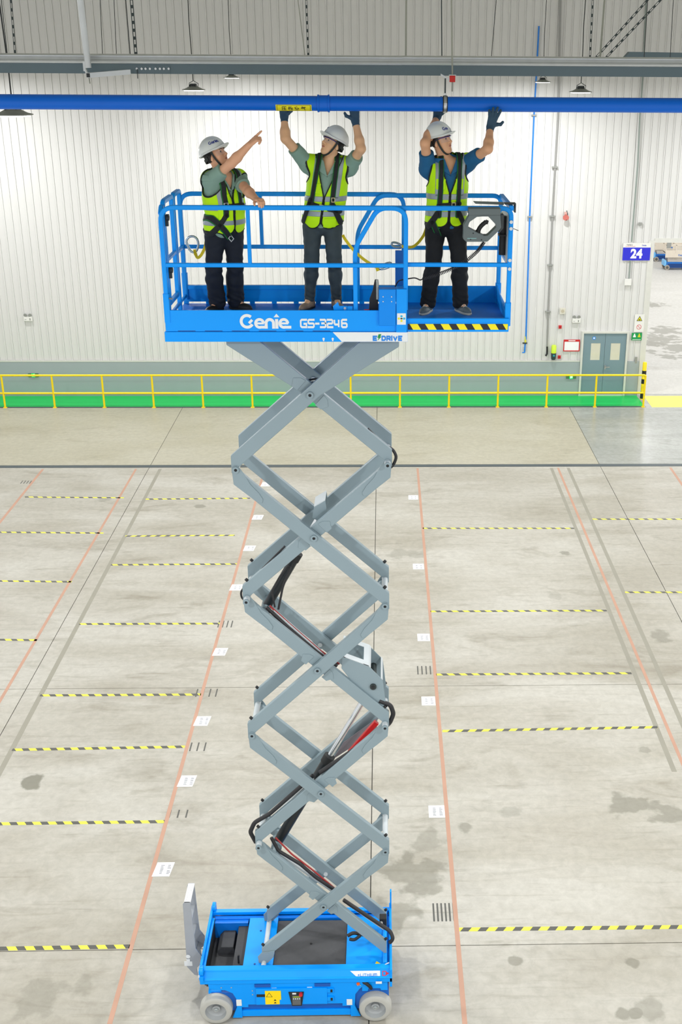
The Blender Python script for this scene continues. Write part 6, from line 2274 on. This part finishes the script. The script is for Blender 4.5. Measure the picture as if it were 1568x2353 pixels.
O_ = [(1078, 495), (1079, 487), (1104, 494), (1134, 494), (1150, 494), (1152, 522), (1146, 530), (1122, 553), (1118, 555), (1072, 555), (1065, 549), (1066, 517)]
I_ = [(1078, 513), (1080, 509), (1096, 498), (1108, 497), (1122, 497), (1140, 516), (1141, 521), (1124, 538), (1120, 541), (1112, 541), (1078, 524), (1076, 520)]
b = ring_plate([at(*p, YC0) for p in O_], [at(*p, YC0) for p in I_], YC0 - .02, YC0 + .10)
obj('guard_body', b, m_ctl, ct, bev=.006)
a, c = at(1077, 481, YC0), at(1150, 496, YC0)
obj('top_shield', MB().box(a.x, c.x, YC0 - .04, YC0 + .13, c.z + .01, a.z + .012), m_ctl, ct, bev=.006)
obj('side_shield', MB().prism([at(1150, 494, YC0) + Vector((0, .02, 0)), at(1159, 494, YC0) + Vector((0, .02, 0)), at(1158, 525, YC0) + Vector((0, .02, 0)), at(1148, 537, YC0) + Vector((0, .02, 0))], (0, .10, 0)), m_ctld, ct, bev=.004)
q = at(1096, 532, YC0)
obj('control_block', MB().prism([at(1072, 552, YC0 - .021), at(1068, 516, YC0 - .021), at(1074, 522, YC0 - .021), at(1112, 542, YC0 - .021), at(1118, 552, YC0 - .021)], (0, .115, 0)), m_ctl, ct, bev=.004)
obj('label_strip', MB().box(at(1074, 546, YC0).x, at(1095, 546, YC0).x, YC0 - .0235, YC0 - .021, at(1074, 548, YC0).z, at(1074, 546, YC0).z), mat('label_teal', (130, 176, 176), .5), ct)
js = [at(1098, 537, YC0 + .04), at(1101, 526, YC0 + .04), at(1107, 518, YC0 + .04), at(1118, 509, YC0 + .04)]
obj('joystick', MB().tube(fillet(js, .03, 4), .020, 12), m_rub, ct, smooth=50)
obj('joystick_boot', MB().cyl(at(1094, 540, YC0 + .04), at(1100, 530, YC0 + .04), .032, 14, .022), m_rub, ct, smooth=50)
obj('rocker_switch', MB().prism([at(1118, 505, YC0 + .03), at(1124, 508, YC0 + .03), at(1121, 516, YC0 + .03), at(1115, 514, YC0 + .03)], (0, .03, 0)), m_rub, ct, bev=.003)
for p in ((1088, 536), (1082, 550), (1107, 551)):
    q = at(*p, YC0 - .021)
    obj('screw', MB().cyl((q.x, YC0 - .0205, q.z), (q.x, YC0 - .024, q.z), .006, 8), m_rub, ct)
# coiled cord
cpts = [at(1113, 556, YN + .05), at(1098, 578, YN + .10), at(1066, 604, YN + .16), at(1030, 622, YN + .16), at(1000, 633, YN + .12), at(972, 641, YN + .08)]
cv = []
dense = fillet(cpts, .12, 10)
L_ = [0]
for i in range(1, len(dense)):
    L_.append(L_[-1] + (dense[i] - dense[i - 1]).length)
turns, N_ = 46, 46 * 9
k = 0
for i in range(N_ + 1):
    s_ = L_[-1] * i / N_
    while k < len(L_) - 2 and L_[k + 1] < s_:
        k += 1
    t = (s_ - L_[k]) / max(1e-6, L_[k + 1] - L_[k])
    p = dense[k].lerp(dense[k + 1], t)
    tg = (dense[k + 1] - dense[k]).normalized()
    n1 = tg.cross(Vector((0, 1, 0))).normalized(); n2 = tg.cross(n1)
    a_ = 2 * math.pi * turns * i / N_
    cv.append(p + (n1 * math.cos(a_) + n2 * math.sin(a_)) * .014)
obj('coiled_cord', MB().tube(cv, .0042, 5, up=(.3, 1, .2)), m_hose, ct, smooth=60)
obj('cord_tail', MB().tube(fillet([at(972, 641, YN + .08), at(966, 644, YN + .08), at(955, 638, YN + .08), at(935, 641, YN + .1), at(915, 645, YN + .25), at(908, 660, YN + .3)], .05, 4), .006, 6), m_hose, ct, smooth=60)
q = at(1166, 526, YN + .06)
obj('loose_wire', MB().tube([at(1172, 525, YN + .05), at(1182, 526, YN + .02), at(1192, 530, YN)], .003, 5), m_hose, ct, smooth=60)

# document box on the end rail
xb = XE - .05
mbx = thing('manual_box', 'pale document box with yellow sheet on the platform end rail', 'box', (xb, YN + .5, ZM))
P_ = [(YN + .16, ZR - .12), (YN + .62, ZR - .12), (YN + .62, ZR - .42), (YN + .16, ZM + .02)]
obj('backing_plate', MB().prism([(xb + .015, p[0], p[1]) for p in [(YN + .1, ZR - .06), (YN + .72, ZR - .06), (YN + .72, ZR - .38), (YN + .1, ZM - .01)]], (.008, 0, 0)), mat('box_plate', (196, 202, 204), .45), mbx)
obj('yellow_sheet', MB().prism([(xb + .008, p[0], p[1]) for p in [(YN + .42, ZR - .12), (YN + .70, ZR - .12), (YN + .70, ZR - .36), (YN + .42, ZM + .1)]], (.006, 0, 0)), mat('sheet_yellow', (206, 196, 84), .5), mbx)
obj('tube_case', MB().cyl((xb - .01, YN + .26, ZR - .10), (xb - .01, YN + .26, ZM + .06), .036, 16), m_rub, mbx, smooth=40)
obj('box_strap', MB().box(xb - .055, xb + .025, YN + .2, YN + .32, ZM + .24, ZM + .255), m_rub, mbx)

# small dark bracket and handle plate on the right end of the top rail
hb_ = thing('rail_bracket', 'dark steel bracket over the right end rail', 'bracket', (XE - .012, YN + .2, ZR))
obj('saddle', MB().box(XE - .07, XE + .035, YN + .10, YN + .20, ZR + .022, ZR + .034).box(XE + .022, XE + .035, YN + .10, YN + .20, ZR - .05, ZR + .022), m_ctld, hb_, bev=.003)
obj('hook_plate', MB().prism([(XE - .33, YN + .24, ZR + .012), (XE - .35, YN + .26, ZR + .03), (XE - .07, YN + .20, ZR + .03), (XE - .07, YN + .16, ZR + .012)], (0, .05, 0)), mat('hook_plate_grey', (120, 132, 132), .45), hb_, bev=.003)

# ---- fall-arrest lanyards
m_web = mat('lanyard_yellow', (222, 200, 20), .65, var=.08, scale=30)
m_carb = mat('carabiner_steel', (170, 186, 196), .25, .9)


def lanyard(pts, label, hook, w=.028):
    P_ = [at(*p) for p in pts]
    r = thing('lanyard', label, 'lanyard', P_[0])
    D_ = fillet(P_, .12, 6)
    sec = [(-w / 2, -.002), (w / 2, -.002), (w / 2, .002), (-w / 2, .002)]
    b = MB().sweep(D_, sec, up=(0, 1, 0.05))
    obj('webbing', b, m_web, r)
    h0, h1 = at(*hook[0]), at(*hook[1])
    d = (h1 - h0)
    ln = d.length; d.normalize()
    sd = d.cross(Vector((0, 1, 0))).normalized()
    c = (h0 + h1) / 2
    loop = []
    for i in range(20):
        a_ = 2 * math.pi * i / 20
        k_ = .36 + .08 * math.cos(a_)
        loop.append(c + d * (math.cos(a_) * ln * .5) + sd * (math.sin(a_) * ln * k_ * hook[2]))
    obj('carabiner', MB().sweep(loop, [(.011 * math.cos(2 * math.pi * i / 8), .011 * math.sin(2 * math.pi * i / 8)) for i in range(8)], up=(0, 1, .01), closed=True), m_carb, r, smooth=60)
    obj('gate', MB().cyl(h0 + sd * ln * .16, h1 - d * ln * .2 + sd * ln * .36 * hook[2], .007, 8), m_carb, r, smooth=50)
    obj('loop_tab', MB().prism([P_[0] - sd * w * .5 - d * .035, P_[0] + sd * w * .5 - d * .035, P_[0] + sd * w * .5 + d * .02, P_[0] - sd * w * .5 + d * .02], (0, .008, 0)), m_web, r)
    return r


lanyard([(448, 578, 11.55), (453, 594, 11.50), (462, 588, 11.45), (472, 568, 11.45), (474, 552, 11.45)], 'yellow lanyard with large hook beside the left worker', ((446, 580, 11.56), (440, 543, 11.56), 1.0))
lanyard([(872, 618, 11.40), (862, 612, 11.40), (838, 598, 11.42), (812, 575, 11.5), (792, 548, 11.55), (788, 540, 11.58)], 'yellow lanyard sagging from the middle worker to the post', ((873, 617, 11.40), (900, 606, 11.44), .45))
lanyard([(928, 567, 11.75), (948, 569, 11.68), (962, 558, 11.6), (975, 540, 11.5), (981, 522, 11.45)], 'short yellow lanyard left of the right worker', ((924, 566, 11.78), (900, 560, 11.85), .45))
